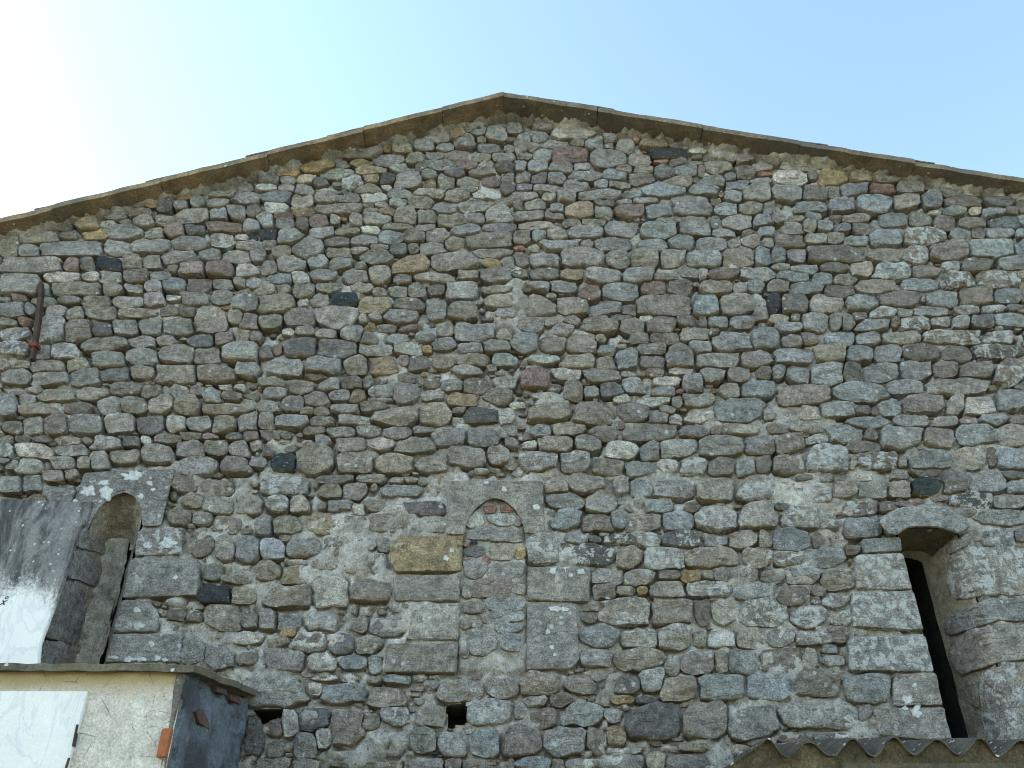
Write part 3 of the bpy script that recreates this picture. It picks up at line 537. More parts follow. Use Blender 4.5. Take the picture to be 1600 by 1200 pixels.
# keep neighbours apart: a point that lies nearer (in each stone's own measure) to a neighbour is drawn back
C = np.array([(s.cx, s.cy, s.a, s.b) for s in stones])
for i, s in enumerate(stones):
    near = [stones[j] for j in np.nonzero((np.abs(C[:, 0] - s.cx) < C[:, 2] + s.a + 3) & (np.abs(C[:, 1] - s.cy) < C[:, 3] + s.b + 3))[0] if j != i]
    c = np.array((s.cx, s.cy))
    for k in range(len(s.poly)):
        q = s.poly[k]
        for it in range(9):
            u = sup((q[0] - s.cx) / s.a, (q[1] - s.cy) / s.b, s.e)
            bad = False
            for o in near:
                v = sup((q[0] - o.cx) / (o.a + .8), (q[1] - o.cy) / (o.b + .8), o.e)
                if v < 1.0 and v < u + .02: bad = True; break
            if not bad and -160 < q[0] < 1760 and 100 < q[1] < 1280 and hit(fixed, q[0], q[1]): bad = True
            if not bad: break
            q = c + (q - c) * .92
        s.poly[k] = q
occ = fixed.copy()
for s in stones: paint(occ, s.poly)

# ------------------------------------------------------------------ small pinning stones in the gaps
def gallets(n_try, wmin, wmax, seed):
    r = random.Random(seed); out = []
    for _ in range(n_try):
        x, y = r.uniform(-40, 1640), r.uniform(150, 1215)
        if hit(occ, x, y): continue
        w = r.uniform(wmin, wmax) * (.75 + .5 * (y - 150) / 1050); h = w * r.uniform(.35, .75)
        if r.random() < .15: w, h = h, w
        t = np.linspace(0, 6.28, 12)
        if hit(occ, x + np.cos(t) * (w / 2 + 1), y + np.sin(t) * (h / 2 + 1)).any(): continue
        code = r.choices(['t', 'n', 'g', 'd', 'w', 'o', 'p', 'b'], [6, 5, 5, 2, 1.2, .6, .12, 1.5])[0]
        s = make_stone(x - w / 2, y - h / 2, x + w / 2, y + h / 2, code, seed * 7919 + len(out)); s.small = True
        paint(occ, s.poly); out.append(s)
    return out
small = gallets(9000, 18, 34, 3) + gallets(16000, 9, 18, 4) + gallets(9000, 5, 9, 8)

flushf = lambda px, py: np.clip((py - 690 + .12 * (px - 400)) / 160, 0, 1) * .75 + .8 * np.exp(-((px - 600) / 90) ** 2 - ((py - 905) / 110) ** 2) \
    + .7 * np.exp(-((px - 665) / 60) ** 2 - ((py - 600) / 70) ** 2) + .6 * np.exp(-((px - 790) / 70) ** 2 - ((py - 480) / 130) ** 2) + .6 * np.exp(-((px - 850) / 70) ** 2 - ((py - 610) / 50) ** 2)

# ------------------------------------------------------------------ the building
building = tag(empty('stone_building', (0, 0, 0)), 'rubble stone building seen at its gable end under a low pitched slab roof', 'building')

def build_mortar():
    dx = .0145
    xs = np.arange(-6.3, 6.31, dx); zs = np.concatenate([np.arange(0, 2.3, .1), np.arange(2.3, 8.06, dx)])
    X, Z = np.meshgrid(xs, zs); V = np.stack([X, np.zeros_like(X), Z], -1)
    px, py = project(V)
    fl = np.clip(flushf(px, py), 0, 1)
    o1 = blur(occ & ~fixed, 5)
    near = hit(o1, px, py)
    n1 = fbm(V, 3.5, 3, 1); n2 = fbm(V, 17, 3, 5); n3 = fbm(V, 60, 2, 9)
    fl = np.maximum(fl, np.clip(hit(blur(fixed, 9), px, py) * 1.6, 0, 1) * (py > 700))
    sh = np.zeros_like(occ); sh[7:] = occ[:-7]; sh[5:] |= occ[:-5]; sh[4:] |= occ[:-4]; sh[3:] |= occ[:-3]; sh[:, 3:] |= occ[:, :-3]
    under = hit(blur(sh & ~occ, 1), px, py) * np.clip(.55 + 1.3 * fbm(V, 5, 3, 77), 0, 1)
    Y = -.014 - .018 * fl - .018 * np.clip(n1, -1, 1) - .011 * n2 - .005 * n3
    crack = np.clip((fbm(V, 9, 3, 21) - .12) * 2.2, 0, 1) * np.clip(near * 2.2, 0, 1) * (1 - near)
    Y += crack * .085 * (1 - .55 * fl)
    Y += under * .085 * (1 - .45 * fl)
    inn = inside(INNER_MID, px, py); Y = np.where(inn, -.022 - .012 * n2 - .004 * n3, Y)
    im = np.zeros_like(occ); paint(im, INNER_MID); eb = hit(blur(im, 2), px, py)
    Y = Y + np.clip(4 * eb * (1 - eb) - .25, 0, 1) * .055 * np.clip(.75 + .8 * fbm(V, 7, 2, 91), 0, 1)
    top = roof_z(X) - Z                                              # pointing packed up under the verge
    lump = np.clip(1 - top / (.055 + .04 * fbm(V, 6, 2, 33)), 0, 1)
    Y = Y - lump * (.06 + .03 * n2)
    V[..., 1] = Y
    nx, nz = len(xs), len(zs)
    a = (np.arange(nz - 1)[:, None] * nx + np.arange(nx - 1)[None]).ravel()
    q = np.stack([a, a + 1, a + nx + 1, a + nx], -1)
    ctr = V.reshape(-1, 3)[q].mean(1)
    keep = ctr[:, 2] < roof_z(ctr[:, 0]) + .012
    for rg in (FR_L, FR_R):
        c = np.array(rg).mean(0); pl = c + (np.array(rg) - c) * np.array((1.05, 1.012))
        keep &= ~inside(pl, ctr[:, 0], ctr[:, 2])
    cpx, cpy = project(ctr)
    for h in HOLES: keep &= ~inside(h, cpx, cpy)
    q = q[keep]
    me = bpy.data.meshes.new('gable_wall'); vv = V.reshape(-1, 3)
    me.vertices.add(len(vv)); me.vertices.foreach_set('co', vv.astype(np.float32).ravel())
    me.loops.add(q.size); me.loops.foreach_set('vertex_index', q.astype(np.int32).ravel())
    me.polygons.add(len(q)); me.polygons.foreach_set('loop_start', np.arange(0, q.size, 4, dtype=np.int32))
    me.polygons.foreach_set('loop_total', np.full(len(q), 4, np.int32))
    me.update(calc_edges=True); me.polygons.foreach_set('use_smooth', np.ones(len(q), bool)); me.materials.append(M_MORTAR)
    bm = bmesh.new(); bm.from_mesh(me)
    loose = [v for v in bm.verts if not v.link_faces]; bmesh.ops.delete(bm, geom=loose, context='VERTS'); bm.to_mesh(me); bm.free()
    me.validate()
    o = bpy.data.objects.new('gable_wall', me); COL.objects.link(o); o.parent = building
    return o
wall = build_mortar()

def area(p):
    p = np.clip(p, (0, 0), (1600, 1200)); x, y = p[:, 0], p[:, 1]
    return .5 * abs(np.dot(x, np.roll(y, 1)) - np.dot(y, np.roll(x, 1)))
def stone_d(s):
    r = random.Random(s.seed + 1)
    k = 247 * (.62 + .38 * min(max((s.cy - 150) / 1050, 0), 1.2))
    lim = min(s.a, s.b) / k
    fl = float(np.clip(flushf(s.cx, s.cy), 0, 1))
    if getattr(s, 'small', False): return min(.03, lim * .8) * r.uniform(.4, 1.1)
    return min(.048, .012 + lim * .29) * r.uniform(.6, 1.35) * (1 - .25 * fl)
def geo(s):
    small_ = getattr(s, 'small', False)
    V, F = stone_geo(s.poly, wall_map(-.005 if small_ else -.025), stone_d(s), s.seed, flat=s.s, back=.05, amp=.004 if small_ else None)
    r = random.Random(s.seed + 2); col = s.col * np.array([r.uniform(.85, 1.18)] * 3) * np.array((r.uniform(.97, 1.04), 1, r.uniform(.95, 1.04)))
    return V, F, col, max(s.lich, r.choice((0, 0, .0, .12, .3)) if not small_ else 0)
order = sorted(range(len(stones)), key=lambda i: -area(stones[i].poly))
for i in order[:300]:
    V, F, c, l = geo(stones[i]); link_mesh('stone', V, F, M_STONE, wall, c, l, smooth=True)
def merged(items, name, parent):
    vs, fs, cs, ls, n = [], [], [], [], 0
    for V, F, c, l in items:
        vs.append(V); fs += [tuple(k + n for k in f) for f in F]; n += len(V)
        cs.append(np.tile(c, (len(V), 1))); ls.append(np.full(len(V), l))
    o = link_mesh(name, np.concatenate(vs), fs, M_STONE, parent, np.concatenate(cs), np.concatenate(ls), smooth=True)
    o['kind'] = 'stuff'; return o
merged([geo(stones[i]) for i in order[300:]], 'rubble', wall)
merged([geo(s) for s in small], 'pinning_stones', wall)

# holes left by the scaffold timbers
def box_mesh(name, x0, x1, y0, y1, z0, z1, mat, parent, skip_front=False):
    v = [(x, y, z) for z in (z0, z1) for y in (y0, y1) for x in (x0, x1)]
    f = [(0, 2, 3, 1), (4, 5, 7, 6), (2, 6, 7, 3), (0, 4, 6, 2), (1, 3, 7, 5)]
    if not skip_front: f.append((0, 1, 5, 4))
    return link_mesh(name, v, f, mat, parent)
for h in HOLES:
    q = np.array([P(*p, 0) for p in h]); lo, hi = q.min(0), q.max(0)
    box_mesh('putlog_hole', lo[0] - .02, hi[0] + .02, .01, .5, lo[2] - .02, hi[2] + .02, M_MORTAR, wall, True)

# ------------------------------------------------------------------ dressed stones and windows
def resample(poly, step, jit, seed, rounding=4.0):
    r = random.Random(seed); p = np.array(poly, float); out = []
    n = len(p)
    for i in range(n):
        a, b = p[i], p[(i + 1) % n]; L = np.linalg.norm(b - a)
        cut = min(rounding / L, .3)
        m = max(1, int(L * (1 - 2 * cut) / step))
        for k in range(m + 1):
            t = cut + (1 - 2 * cut) * k / m
            out.append(a + (b - a) * t + np.array((r.uniform(-jit, jit), r.uniform(-jit, jit))))
    return np.array(out)
def ashlar(name, poly, code, parent, mapper, d=.024, seed=1, rounding=3, jit=.5, amp=.003, step=9, back=.12, fold=False):
    col, l, _, _ = parse(code); r = random.Random(seed)
    V, F = stone_geo(resample(poly, step, jit, seed, rounding), mapper, d, seed, flat=True, amp=amp, back=back, fold=fold)
    return link_mesh(name, V, F, M_STONE, parent, col * r.uniform(.92, 1.06), l, smooth=True)
def cut_slab(name, poly, code, parent, yf, yb, seed=1, jit=.3, step=7, bev=1.2):
    """a slab whose outline may be hollow: front face, worn arris, sides"""
    p = resample(poly, step, jit, seed, 2.2 * bev); n = len(p)
    t = np.roll(p, -1, 0) - np.roll(p, 1, 0); nr = np.stack([-t[:, 1], t[:, 0]], -1); nr /= np.linalg.norm(nr, axis=1)[:, None]
    ar = np.dot(p[:, 0], np.roll(p[:, 1], -1)) - np.dot(p[:, 1], np.roll(p[:, 0], -1))
    if ar < 0: nr = -nr
    V = [P(*q, yb) for q in p] + [P(*q, yf + .012) for q in p] + [P(*(q + w * bev), yf) for q, w in zip(p, nr)]
    F = [(k * n + i, k * n + (i + 1) % n, (k + 1) * n + (i + 1) % n, (k + 1) * n + i) for k in (0, 1) for i in range(n)]
    F.append(tuple(range(2 * n, 3 * n)))
    col, l, _, _ = parse(code)
    o = link_mesh(name, np.array(V), F, M_STONE, parent, col, l)
    bm = bmesh.new(); bm.from_mesh(o.data)
    bmesh.ops.recalc_face_normals(bm, faces=bm.faces); bmesh.ops.triangulate(bm, faces=[f for f in bm.faces if len(f.verts) > 4])
    bm.to_mesh(o.data); bm.free(); return o

mid = empty('blocked_window', P(773, 1040, 0), building)
def relink(o, parent):
    o.parent = parent; o.matrix_parent_inverse = parent.matrix_basis.inverted(); return o
bpy.context.view_layer.update()
relink(cut_slab('lintel', LINTEL_MID, 'gt', None, -.062, .06, 3), mid)
for i, (p, c) in enumerate(JAMB_MID): relink(ashlar('jamb_stone', p, c, None, wall_map(-.03), .024, 40 + i), mid)
for i, e in enumerate(INFILL.split(',')):
    a = e.split(); x0, y0, x1, y1 = [float(k) * 2.5 for k in a[:4]]
    s = make_stone(700 + x0, 740 + y0, 700 + x1, 740 + y1, a[4], 900 + i)
    c = np.array((s.cx, s.cy))
    for k in range(len(s.poly)):
        for _ in range(12):
            if inside(INNER_MID, *s.poly[k]): break
            s.poly[k] = c + (s.poly[k] - c) * .9
    V, F = stone_geo(s.poly, wall_map(-.026), .012, s.seed, back=.05, amp=.005)
    relink(link_mesh('infill_stone', V, F, M_STONE, None, s.col * 1.1, s.lich, smooth=True), mid)

def splay(w, ring, par, hood_code, slit_x0=None, slit_zt=None):
    fr, br = np.array(ring), np.array(back_ring(w)); n = len(fr); K = 12
    # refine along the ring
    def ref(a):
        out = []
        for i in range(len(a) - 1):
            m = 10 if (i < 2 or i >= len(a) - 3) else 2
            for k in range(m): out.append(a[i] + (a[i + 1] - a[i]) * k / m)
        out.append(a[-1]); return np.array(out)
    fr, br = ref(fr), ref(br); n = len(fr); V = []
    for k in range(K + 1):
        t = k / K; e = t
        p = fr + (br - fr) * e
        V.append(np.stack([p[:, 0], np.full(n, -.035 + (w['yd'] + .035) * t), p[:, 1]], -1))
    V = np.array(V).reshape(-1, 3)
    sc_ = np.where(V[:, 2] > w['zs'] - .02, .35, 1.0)[:, None]
    V += np.stack([fbm(V, 14, 3, 50 + i) for i in range(3)], -1) * .008 * sc_
    hood, low = [], []
    for k in range(K):
        for i in range(n - 1):
            f = (k * n + i, k * n + i + 1, (k + 1) * n + i + 1, (k + 1) * n + i)
            (hood if (20 <= i < n - 21 and k < 9) else low).append(f)
    relink(link_mesh('splayed_reveal', V, low, M_REVEAL, None, smooth=True), par)
    col, _, _, _ = parse(hood_code)
    relink(link_mesh('carved_hood', V, hood, M_STONE, None, col, 0., smooth=True), par)
    x0, x1 = w['xs'] - w['sw'] - .006, w['xs'] + w['sw'] + .006
    if slit_x0 is not None:                          # the opening is half walled up with broken mortar beside the slit
        y = w['yd'] - .012
        def rough(name, xa, xb, za, zb, mat, amp, seed):
            nu, nv = max(4, int((xb - xa) / .012)), max(4, int((zb - za) / .014))
            X, Z = np.meshgrid(np.linspace(xa, xb, nu + 1), np.linspace(za, zb, nv + 1)); v = np.stack([X, np.full_like(X, y), Z], -1)
            v[..., 1] += fbm(v + seed, 9, 4, 300 + seed) * amp
            edge = np.abs(v[..., 0] - slit_x0) < 1e-4; v[..., 0] += np.where(edge, fbm(v, 12, 3, 310 + seed) * .010, 0)
            v[..., 1] = np.where(edge & True, v[..., 1] + .02, v[..., 1])
            W = nu + 1; F = [(j * W + i, j * W + i + 1, (j + 1) * W + i + 1, (j + 1) * W + i) for j in range(nv) for i in range(nu)]
            relink(link_mesh(name, v.reshape(-1, 3), F, mat, None, smooth=True, sharp=50), par)
        rough('mortar_blocking', x0, slit_x0, w['zb'], w['zst'] + .004, M_BLOCK, .03, 1)
        rough('mortar_blocking', slit_x0, x1, slit_zt, w['zst'] + .004, M_BLOCK, .012, 2)
        x0, zt = slit_x0 - .006, slit_zt
    else: zt = w['zst'] + .004
    relink(box_mesh('slit', x0, x1, w['yd'] - .002, w['yd'] + .7, w['zb'], zt, M_DARK, None, True), par)  # lined near-black: the dark of the unlit depth is in the colour
M_REVEAL = mat_mortar('reveal_mortar', (.40, .34, .26), (.52, .47, .39))
M_BLOCK = mat_mortar('blocking_mortar', (.60, .55, .47), (.70, .65, .57))
left = empty('slit_window', P(170, 1030, 0), building); right = empty('slit_window', P(1490, 1150, 0), building)
left['label'] = 'arched splayed slit window behind the memorial slab'; right['label'] = 'splayed slit window under a rough boulder lintel'
bpy.context.view_layer.update()
relink(cut_slab('lintel', LINTEL_LEFT, 'gdL'.replace('L', 'l'), None, -.07, .08, 5), left)
splay(LW, FR_L, left, 'tow', P(178, 950, LW['yd'])[0], P(207, 860, LW['yd'])[2]); splay(RWN, FR_R, right, 'dk')  # right hood coloured near-black for the shade in its deep soffit
for i, (p, c) in enumerate(JAMB_LEFT): relink(ashlar('jamb_stone', p, c, None, wall_map(-.03), .024, 60 + i), left)
for i, (p, c) in enumerate(JAMB_RIGHT): relink(ashlar('jamb_stone', p, c, None, wall_map(-.03), .024, 80 + i), right)
def splay_map(w, side, lift=.0, fold=True):
    xa, xs = (w['xr'], w['xs'] + w['sw']) if side > 0 else (w['xl'], w['xs'] - w['sw'])
    p0 = np.array((xa, YF, 0)); dv = np.array((xs - xa, w['yd'] - YF, 0)); n = np.array((dv[1], -dv[0], 0)) / np.linalg.norm(dv)
    if n[1] > 0: n = -n
    def m(px, py):
        q = P(px, py, -.03)
        if fold and ((side > 0 and q[0] >= xa) or (side < 0 and q[0] <= xa)): return q, WALLN
        return on_plane(px, py, p0 + n * lift, n), n
    return m
REV_R = [([(1482, 880), (1492, 863), (1522, 855), (1612, 857), (1612, 931), (1542, 930), (1500, 939), (1487, 932), (1480, 908)], 'gtL'),
         ([(1476, 984), (1480, 968), (1507, 954), (1540, 937), (1612, 935), (1612, 971), (1550, 973), (1512, 987), (1482, 996)], 'gbl'),
         ([(1483, 1013), (1495, 998), (1522, 983), (1550, 976), (1612, 974), (1612, 1031), (1562, 1036), (1527, 1049), (1501, 1058), (1488, 1036)], 'gtl'),
         ([(1532, 1052), (1570, 1037), (1612, 1034), (1612, 1168), (1546, 1168), (1535, 1096)], 'gtL'),
         ([(1508, 1065), (1528, 1060), (1537, 1104), (1520, 1106)], 't'), ([(1525, 1111), (1540, 1110), (1547, 1160), (1533, 1160)], 't'),
         ([(1482, 853), (1495, 841), (1512, 838), (1520, 848), (1505, 857), (1488, 868), (1481, 865)], 'gb'),
         ([(1548, 1172), (1612, 1172), (1612, 1230), (1560, 1230)], 'g')]
for i, (p, c) in enumerate(REV_R): relink(ashlar('reveal_stone', p, c, None, splay_map(RWN, 1), .024, 200 + i, 7, 1.0, .006, 8, fold=True), right)
relink(cut_slab('lintel', LINTEL_RIGHT, 'gbl', None, -.125, .10, 9, .6, 7, 2.4), right)
REV_L = [([(127, 827), (144, 829), (157, 840), (165, 859), (165, 872), (144, 861), (117, 855)], 'gt'), ([(117, 857), (139, 864), (163, 891), (157, 912), (145, 919), (128, 908), (101, 903), (107, 883)], 'gbd'),
         ([(99, 907), (125, 912), (133, 928), (133, 960), (125, 989), (115, 1009), (88, 1000), (69, 996), (80, 960)], 'dg'), ([(67, 999), (107, 1008), (117, 1016), (112, 1034), (100, 1060), (60, 1060)], 'dg'),
         ([(120, 1011), (139, 992), (144, 997), (141, 1011), (128, 1024), (117, 1021)], 't')]
for i, (p, c) in enumerate(REV_L): relink(ashlar('reveal_stone', p, c, None, splay_map(LW, -1, fold=False), .012, 230 + i, 5, .6, .004, 6, .03), left)

# ------------------------------------------------------------------ roof: overhanging verge slabs, thin covering slabs, deck behind
roof = empty('roof', (0, 0, 8), building); bpy.context.view_layer.update()
OVER = .24
def sloped_box(name, xa, xb, ya, yb, la, lb, th, mat, side, seed, tilt=0., sub=6, amp=.004):
    """slab lying along the verge between xa and xb (xa lower end); la/lb: height of its underside over the roof line at either end"""
    nx, ny = max(3, int(abs(xb - xa) / .07)), 5; V, F = [], []
    def base(x): return APEX[1] + (x - APEX[0]) * SL_L if side < 0 else APEX[1] - (x - APEX[0]) * SL_R
    for lev in (0, 1):
        for j in range(ny + 1):
            for i in range(nx + 1):
                t = i / nx; x = xa + (xb - xa) * t; y = ya + (yb - ya) * j / ny
                V.append((x, y, base(x) + la + (lb - la) * t + lev * th))
    V = np.array(V); nn = (nx + 1) * (ny + 1)
    V += np.stack([fbm(V + seed, 7, 3, 70 + i) for i in range(3)], -1) * np.array((.3, 1.6, 1.0)) * amp
    W = nx + 1
    for j in range(ny):
        for i in range(nx):
            a = j * W + i
            F.append((a, a + W, a + W + 1, a + 1)); F.append((nn + a, nn + a + 1, nn + a + W + 1, nn + a + W))
    for i in range(nx):
        F.append((i, i + 1, nn + i + 1, nn + i)); k = ny * W; F.append((k + i + 1, k + i, nn + k + i, nn + k + i + 1))
    for j in range(ny):
        a = j * W; F.append((a + W, a, nn + a, nn + a + W)); a = j * W + nx; F.append((a, a + W, nn + a + W, nn + a))
    if (xb - xa) < 0: F = [f[::-1] for f in F]
    return relink(link_mesh(name, V, F, mat, None, smooth=True, sharp=30), roof)
def roof_x(px, side):                       # X where the sight line at column px meets the roof line
    best, bx = 9e9, 0
    for x in np.linspace(-5.8, 5.8, 4000):
        a, _ = project(np.array((x, 0, float(roof_z(x)))))
        if abs(a - px) < best: best, bx = abs(a - px), x
    return bx
JL = [-6.7, roof_x(-60, -1)] + [roof_x(v, -1) for v in (96, 262, 425, 572, 693)] + [APEX[0]]
JR = [6.7, roof_x(1600, 1)] + [roof_x(v, 1) for v in (1418, 1241, 1092, 931)] + [APEX[0]]
CL = [-6.75, roof_x(-90, -1)] + [roof_x(v, -1) for v in (64, 236, 390, 515, 615)] + [APEX[0] + .02]
CR = [6.75, roof_x(1625, 1)] + [roof_x(v, 1) for v in (1452, 1287, 1115, 957)] + [APEX[0] - .0]
over = lambda a, b: OVER - .017 * min(abs(a + b) / 2, 4.4)      # the lower slabs reach out less
for side, J, Cc in ((-1, JL, CL), (1, JR, CR)):
    for i in range(len(J) - 1):
        g = .005 if i else 0
        sloped_box('verge_slab', J[i] + (-side) * g, J[i + 1], -over(J[i], J[i + 1]) + rng.uniform(-.006, .006), .5, .0 + rng.uniform(-.003, .004), .0 + rng.uniform(-.003, .004), .052, M_SOFFIT_LEFT if side < 0 else M_SOFFIT, side, 10 * i + side)
    for i in range(len(Cc) - 1):
        last = i == len(Cc) - 2
        sloped_box('roof_slab', Cc[i], Cc[i + 1] + (0 if last else -side * .12), -over(Cc[i], Cc[i + 1]) + .022 + rng.uniform(-.006, .006), 1.2, .053 + .016, .053, .012 if not last else .014, M_COVER, side, 100 + 10 * i + side, amp=.003)
    deck = [(Cc[0], .3, roof_z(Cc[0]) + .02), (APEX[0], .3, APEX[1] + .02), (APEX[0], 9.5, APEX[1] + .02), (Cc[0], 9.5, roof_z(Cc[0]) + .02)]
    top = [(x, y, float(z) + .075) for x, y, z in deck]; n4 = [(0, 1, 2, 3), (7, 6, 5, 4), (0, 4, 5, 1), (1, 5, 6, 2), (2, 6, 7, 3), (3, 7, 4, 0)]
    relink(link_mesh('roof_deck', [(x, y, float(z)) for x, y, z in deck] + top, n4, M_COVER, None), roof)
# flanks and back of the building
for x, nm in ((-6.28, 'side_wall'), (6.28, 'side_wall')):
    o = box_mesh(nm, x - .01, x + .01, .0, 9.3, 0, float(roof_z(x)) + .02, M_MORTAR, building)
bz = [(-6.28, 9.3, 0), (6.28, 9.3, 0), (6.28, 9.3, float(roof_z(6.28))), (APEX[0], 9.3, APEX[1]), (-6.28, 9.3, float(roof_z(-6.28)))]
link_mesh('back_wall', bz, [(0, 1, 2, 3, 4)], M_MORTAR, building)

# ------------------------------------------------------------------ iron tie bar on the wall
M_PLASTER = mat_mortar('old_plaster', (.50, .44, .36), (.60, .555, .48))
bar = empty('iron_tie_bar', P(55, 500, -.09)); bpy.context.view_layer.update()
tag(bar, 'dark rusty iron tie bar with a collar standing upright on the stone wall', 'tie bar')
def prism(name, px_l, px_r, yf, th, mat, parent, seed=0):
    """bar between two survey lines (left edge, right edge), front at yf, th metres deep"""
    V, F = [], []
    n = len(px_l)
    for (a, b) in zip(px_l, px_r):
        for q, y in ((a, yf), (b, yf), (b, yf + th), (a, yf + th)):
            p = P(*q, yf); V.append((p[0], y, p[2]))
    V = np.array(V); V += np.stack([fbm(V + seed, 30, 2, 90 + i) for i in range(3)], -1) * .0015
    for i in range(n - 1):
        for k in range(4):
            F.append((i * 4 + k, i * 4 + (k + 1) % 4, i * 4 + 4 + (k + 1) % 4, i * 4 + 4 + k))
    F.append((3, 2, 1, 0)); m = (n - 1) * 4; F.append((m, m + 1, m + 2, m + 3))
    o = link_mesh(name, V, F, mat, None)
    bm = bmesh.new(); bm.from_mesh(o.data); bmesh.ops.recalc_face_normals(bm, faces=bm.faces)
    bmesh.ops.bevel(bm, geom=[e for e in bm.edges if len(e.link_faces) == 2 and e.calc_face_angle(0) > .7], offset=.004, segments=2, affect='EDGES')
    bm.to_mesh(o.data); bm.free(); return relink(o, parent)
prism('bar', [(60.5, 439), (58.5, 455), (54, 500), (50, 533), (45.5, 561)], [(65.5, 439), (66, 452), (61.5, 500), (56.5, 533), (51.5, 561)], -.13, .045, M_IRON, bar)
prism('wedge', [(60, 441), (56.5, 450), (53, 460)], [(62.5, 441), (60.5, 450), (57, 462)], -.10, .07, M_IRON, bar, 3)
prism('collar', [(43.5, 533), (43, 539)], [(58, 533), (57, 540)], -.142, .07, M_RUST, bar, 6)
prism('staple', [(50, 538), (48.5, 546)], [(54, 538), (52.5, 546)], -.10, .12, M_IRON, bar, 8)
prism('staple', [(58, 450), (57, 458)], [(63, 450), (62, 458)], -.10, .12, M_IRON, bar, 9)
# ------------------------------------------------------------------ plastered tomb against the wall
def sheet(name, corners, nu, nv, mat, parent, amp, scale, seed=0, flake=0):
    """subdivided, roughened quad; corners in order around it"""
    a, b, c, d = [np.array(k, float) for k in corners]
    u = np.linspace(0, 1, nu + 1)[None, :, None]; v = np.linspace(0, 1, nv + 1)[:, None, None]
    V = (a * (1 - u) + b * u) * (1 - v) + (d * (1 - u) + c * u) * v
    n = np.cross(b - a, d - a); n /= np.linalg.norm(n)
    h = fbm(V, scale, 4, 120 + seed) * amp
    if flake:
        h = h + np.where(fbm(V, scale * .55, 4, 150 + seed, .6) > .18, -flake, 0)
    V = V + n * h[..., None]; W = nu + 1
    F = [(j * W + i, j * W + i + 1, (j + 1) * W + i + 1, (j + 1) * W + i) for j in range(nv) for i in range(nu)]
    return relink(link_mesh(name, V.reshape(-1, 3), F, mat, None, smooth=True, sharp=60), parent)
TX = -1.52; TY = -1.18
tomb = empty('wall_tomb', (-2.8, -.6, 0)); bpy.context.view_layer.update()
tag(tomb, 'pale plastered tomb with a slab cap and white marble panel, built against the stone wall', 'tomb')
zf = P(284, 1050, TY)[2]; zw = P(392, 1090, 0)[2]
M_SIDE = mat_plain('shade_tinted_render', (.12, .14, .165), .45, 9, (.055, .055, .06), .85, .9)  # side's blue-grey shade put into the colour; dark blotches are peeled render
def mat_front():
    t = NT('tomb_plaster')
    n1 = t.noise(3, 5, .6); n2 = t.noise(18, 6, .7); n3 = t.noise(95, 5, .72)
    c = t.mix(t.ramp(n1, .4, .65), (.62, .56, .485), (.74, .68, .61))
    c = t.mix(1, c, t.grey(t.ramp(n2, .28, .72, .72, 1.22, False)), 'MULTIPLY')
    c = t.mix(1, c, t.grey(t.ramp(n3, .3, .7, .62, 1.36, False)), 'MULTIPLY')
    sep = t.n('ShaderNodeSeparateXYZ'); t.l(t.pos.outputs['Position'], sep.inputs[0])
    z = t.math('ADD', sep.outputs['Z'], t.math('MULTIPLY', t.math('SUBTRACT', t.noise(9, 5, .7), .5), .12))
    c = t.mix(t.ramp(z, zf - .13, zf - .03, 0, .85), c, (.40, .29, .13))                       # ochre algae running from the cap
    cr = t.voro(5.5, 'DISTANCE_TO_EDGE', vec=None)
    wob = t.math('ADD', cr.outputs['Distance'], t.math('MULTIPLY', t.noise(20, 5, .7), .05))
    ck = t.ramp(wob, .03, .018, 0, .6)
    c = t.mix(ck, c, (.2, .17, .14))
    h = t.math('ADD', t.math('MULTIPLY', n2, .9), t.math('MULTIPLY', n3, .35)); h = t.math('SUBTRACT', h, t.math('MULTIPLY', ck, .8))
    return t.done(c, t.bump(h, .9, .022))
M_FRONT = mat_front()
sheet('plaster_front', [(-4.6, TY, 0.9), (TX, TY, 0.9), (TX, TY, zf), (-4.6, TY, zf)], 150, 90, M_FRONT, tomb, .007, 9, 1)
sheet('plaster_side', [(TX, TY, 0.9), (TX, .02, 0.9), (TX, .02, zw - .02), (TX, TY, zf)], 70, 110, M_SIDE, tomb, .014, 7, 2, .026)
box_mesh('tomb_base', -4.6, TX + .02, TY - .02, .0, 0, .9, M_FRONT, None).name = 'plinth'
relink(bpy.data.objects['plinth'], tomb)
# arris of the tomb, plaster broken away down to the mortar
M_ARRIS = mat_mortar('broken_arris', (.19, .175, .155), (.30, .27, .23))
prism('broken_corner', [(276, 1052), (270, 1080), (268, 1110), (262, 1140), (259, 1170), (254, 1215)], [(292, 1052), (284, 1080), (276, 1110), (268, 1140), (263, 1170), (256, 1215)], TY - .006, .05, M_ARRIS, tomb, 12)
def peel(name, pts_yz, x, th, mat, seed):
    r = random.Random(seed); V, n = [], len(pts_yz)
    for xx_, s in ((x - .03, 1.0), (x + th, .96)):
        c = np.mean(pts_yz, axis=0)
        for q in pts_yz:
            q = c + (np.array(q) - c) * s; V.append((xx_ + r.uniform(-.003, .003), q[0], q[1]))
    V.append((x + th, *np.mean(pts_yz, axis=0)))
    F = [(i, (i + 1) % n, n + (i + 1) % n, n + i) for i in range(n)] + [(n + i, n + (i + 1) % n, 2 * n) for i in range(n)]
    return relink(link_mesh(name, V, F, mat, None), tomb)
def side_pt(px, py):
    p = on_plane(px, py, np.array((TX, 0, 0)), np.array((1., 0, 0))); return (p[1], p[2])
M_BRICK = mat_plain('red_brick', (.36, .125, .055), .3, 25, (.30, .14, .08), .4, .5)
M_BRICKD = mat_plain('weathered_brick', (.12, .07, .062), .4, 20, (.09, .08, .085), .6, .6)
M_FLAKE = mat_plain('plaster_flake', (.13, .15, .17), .3, 14, (.09, .10, .11), .5, .5)
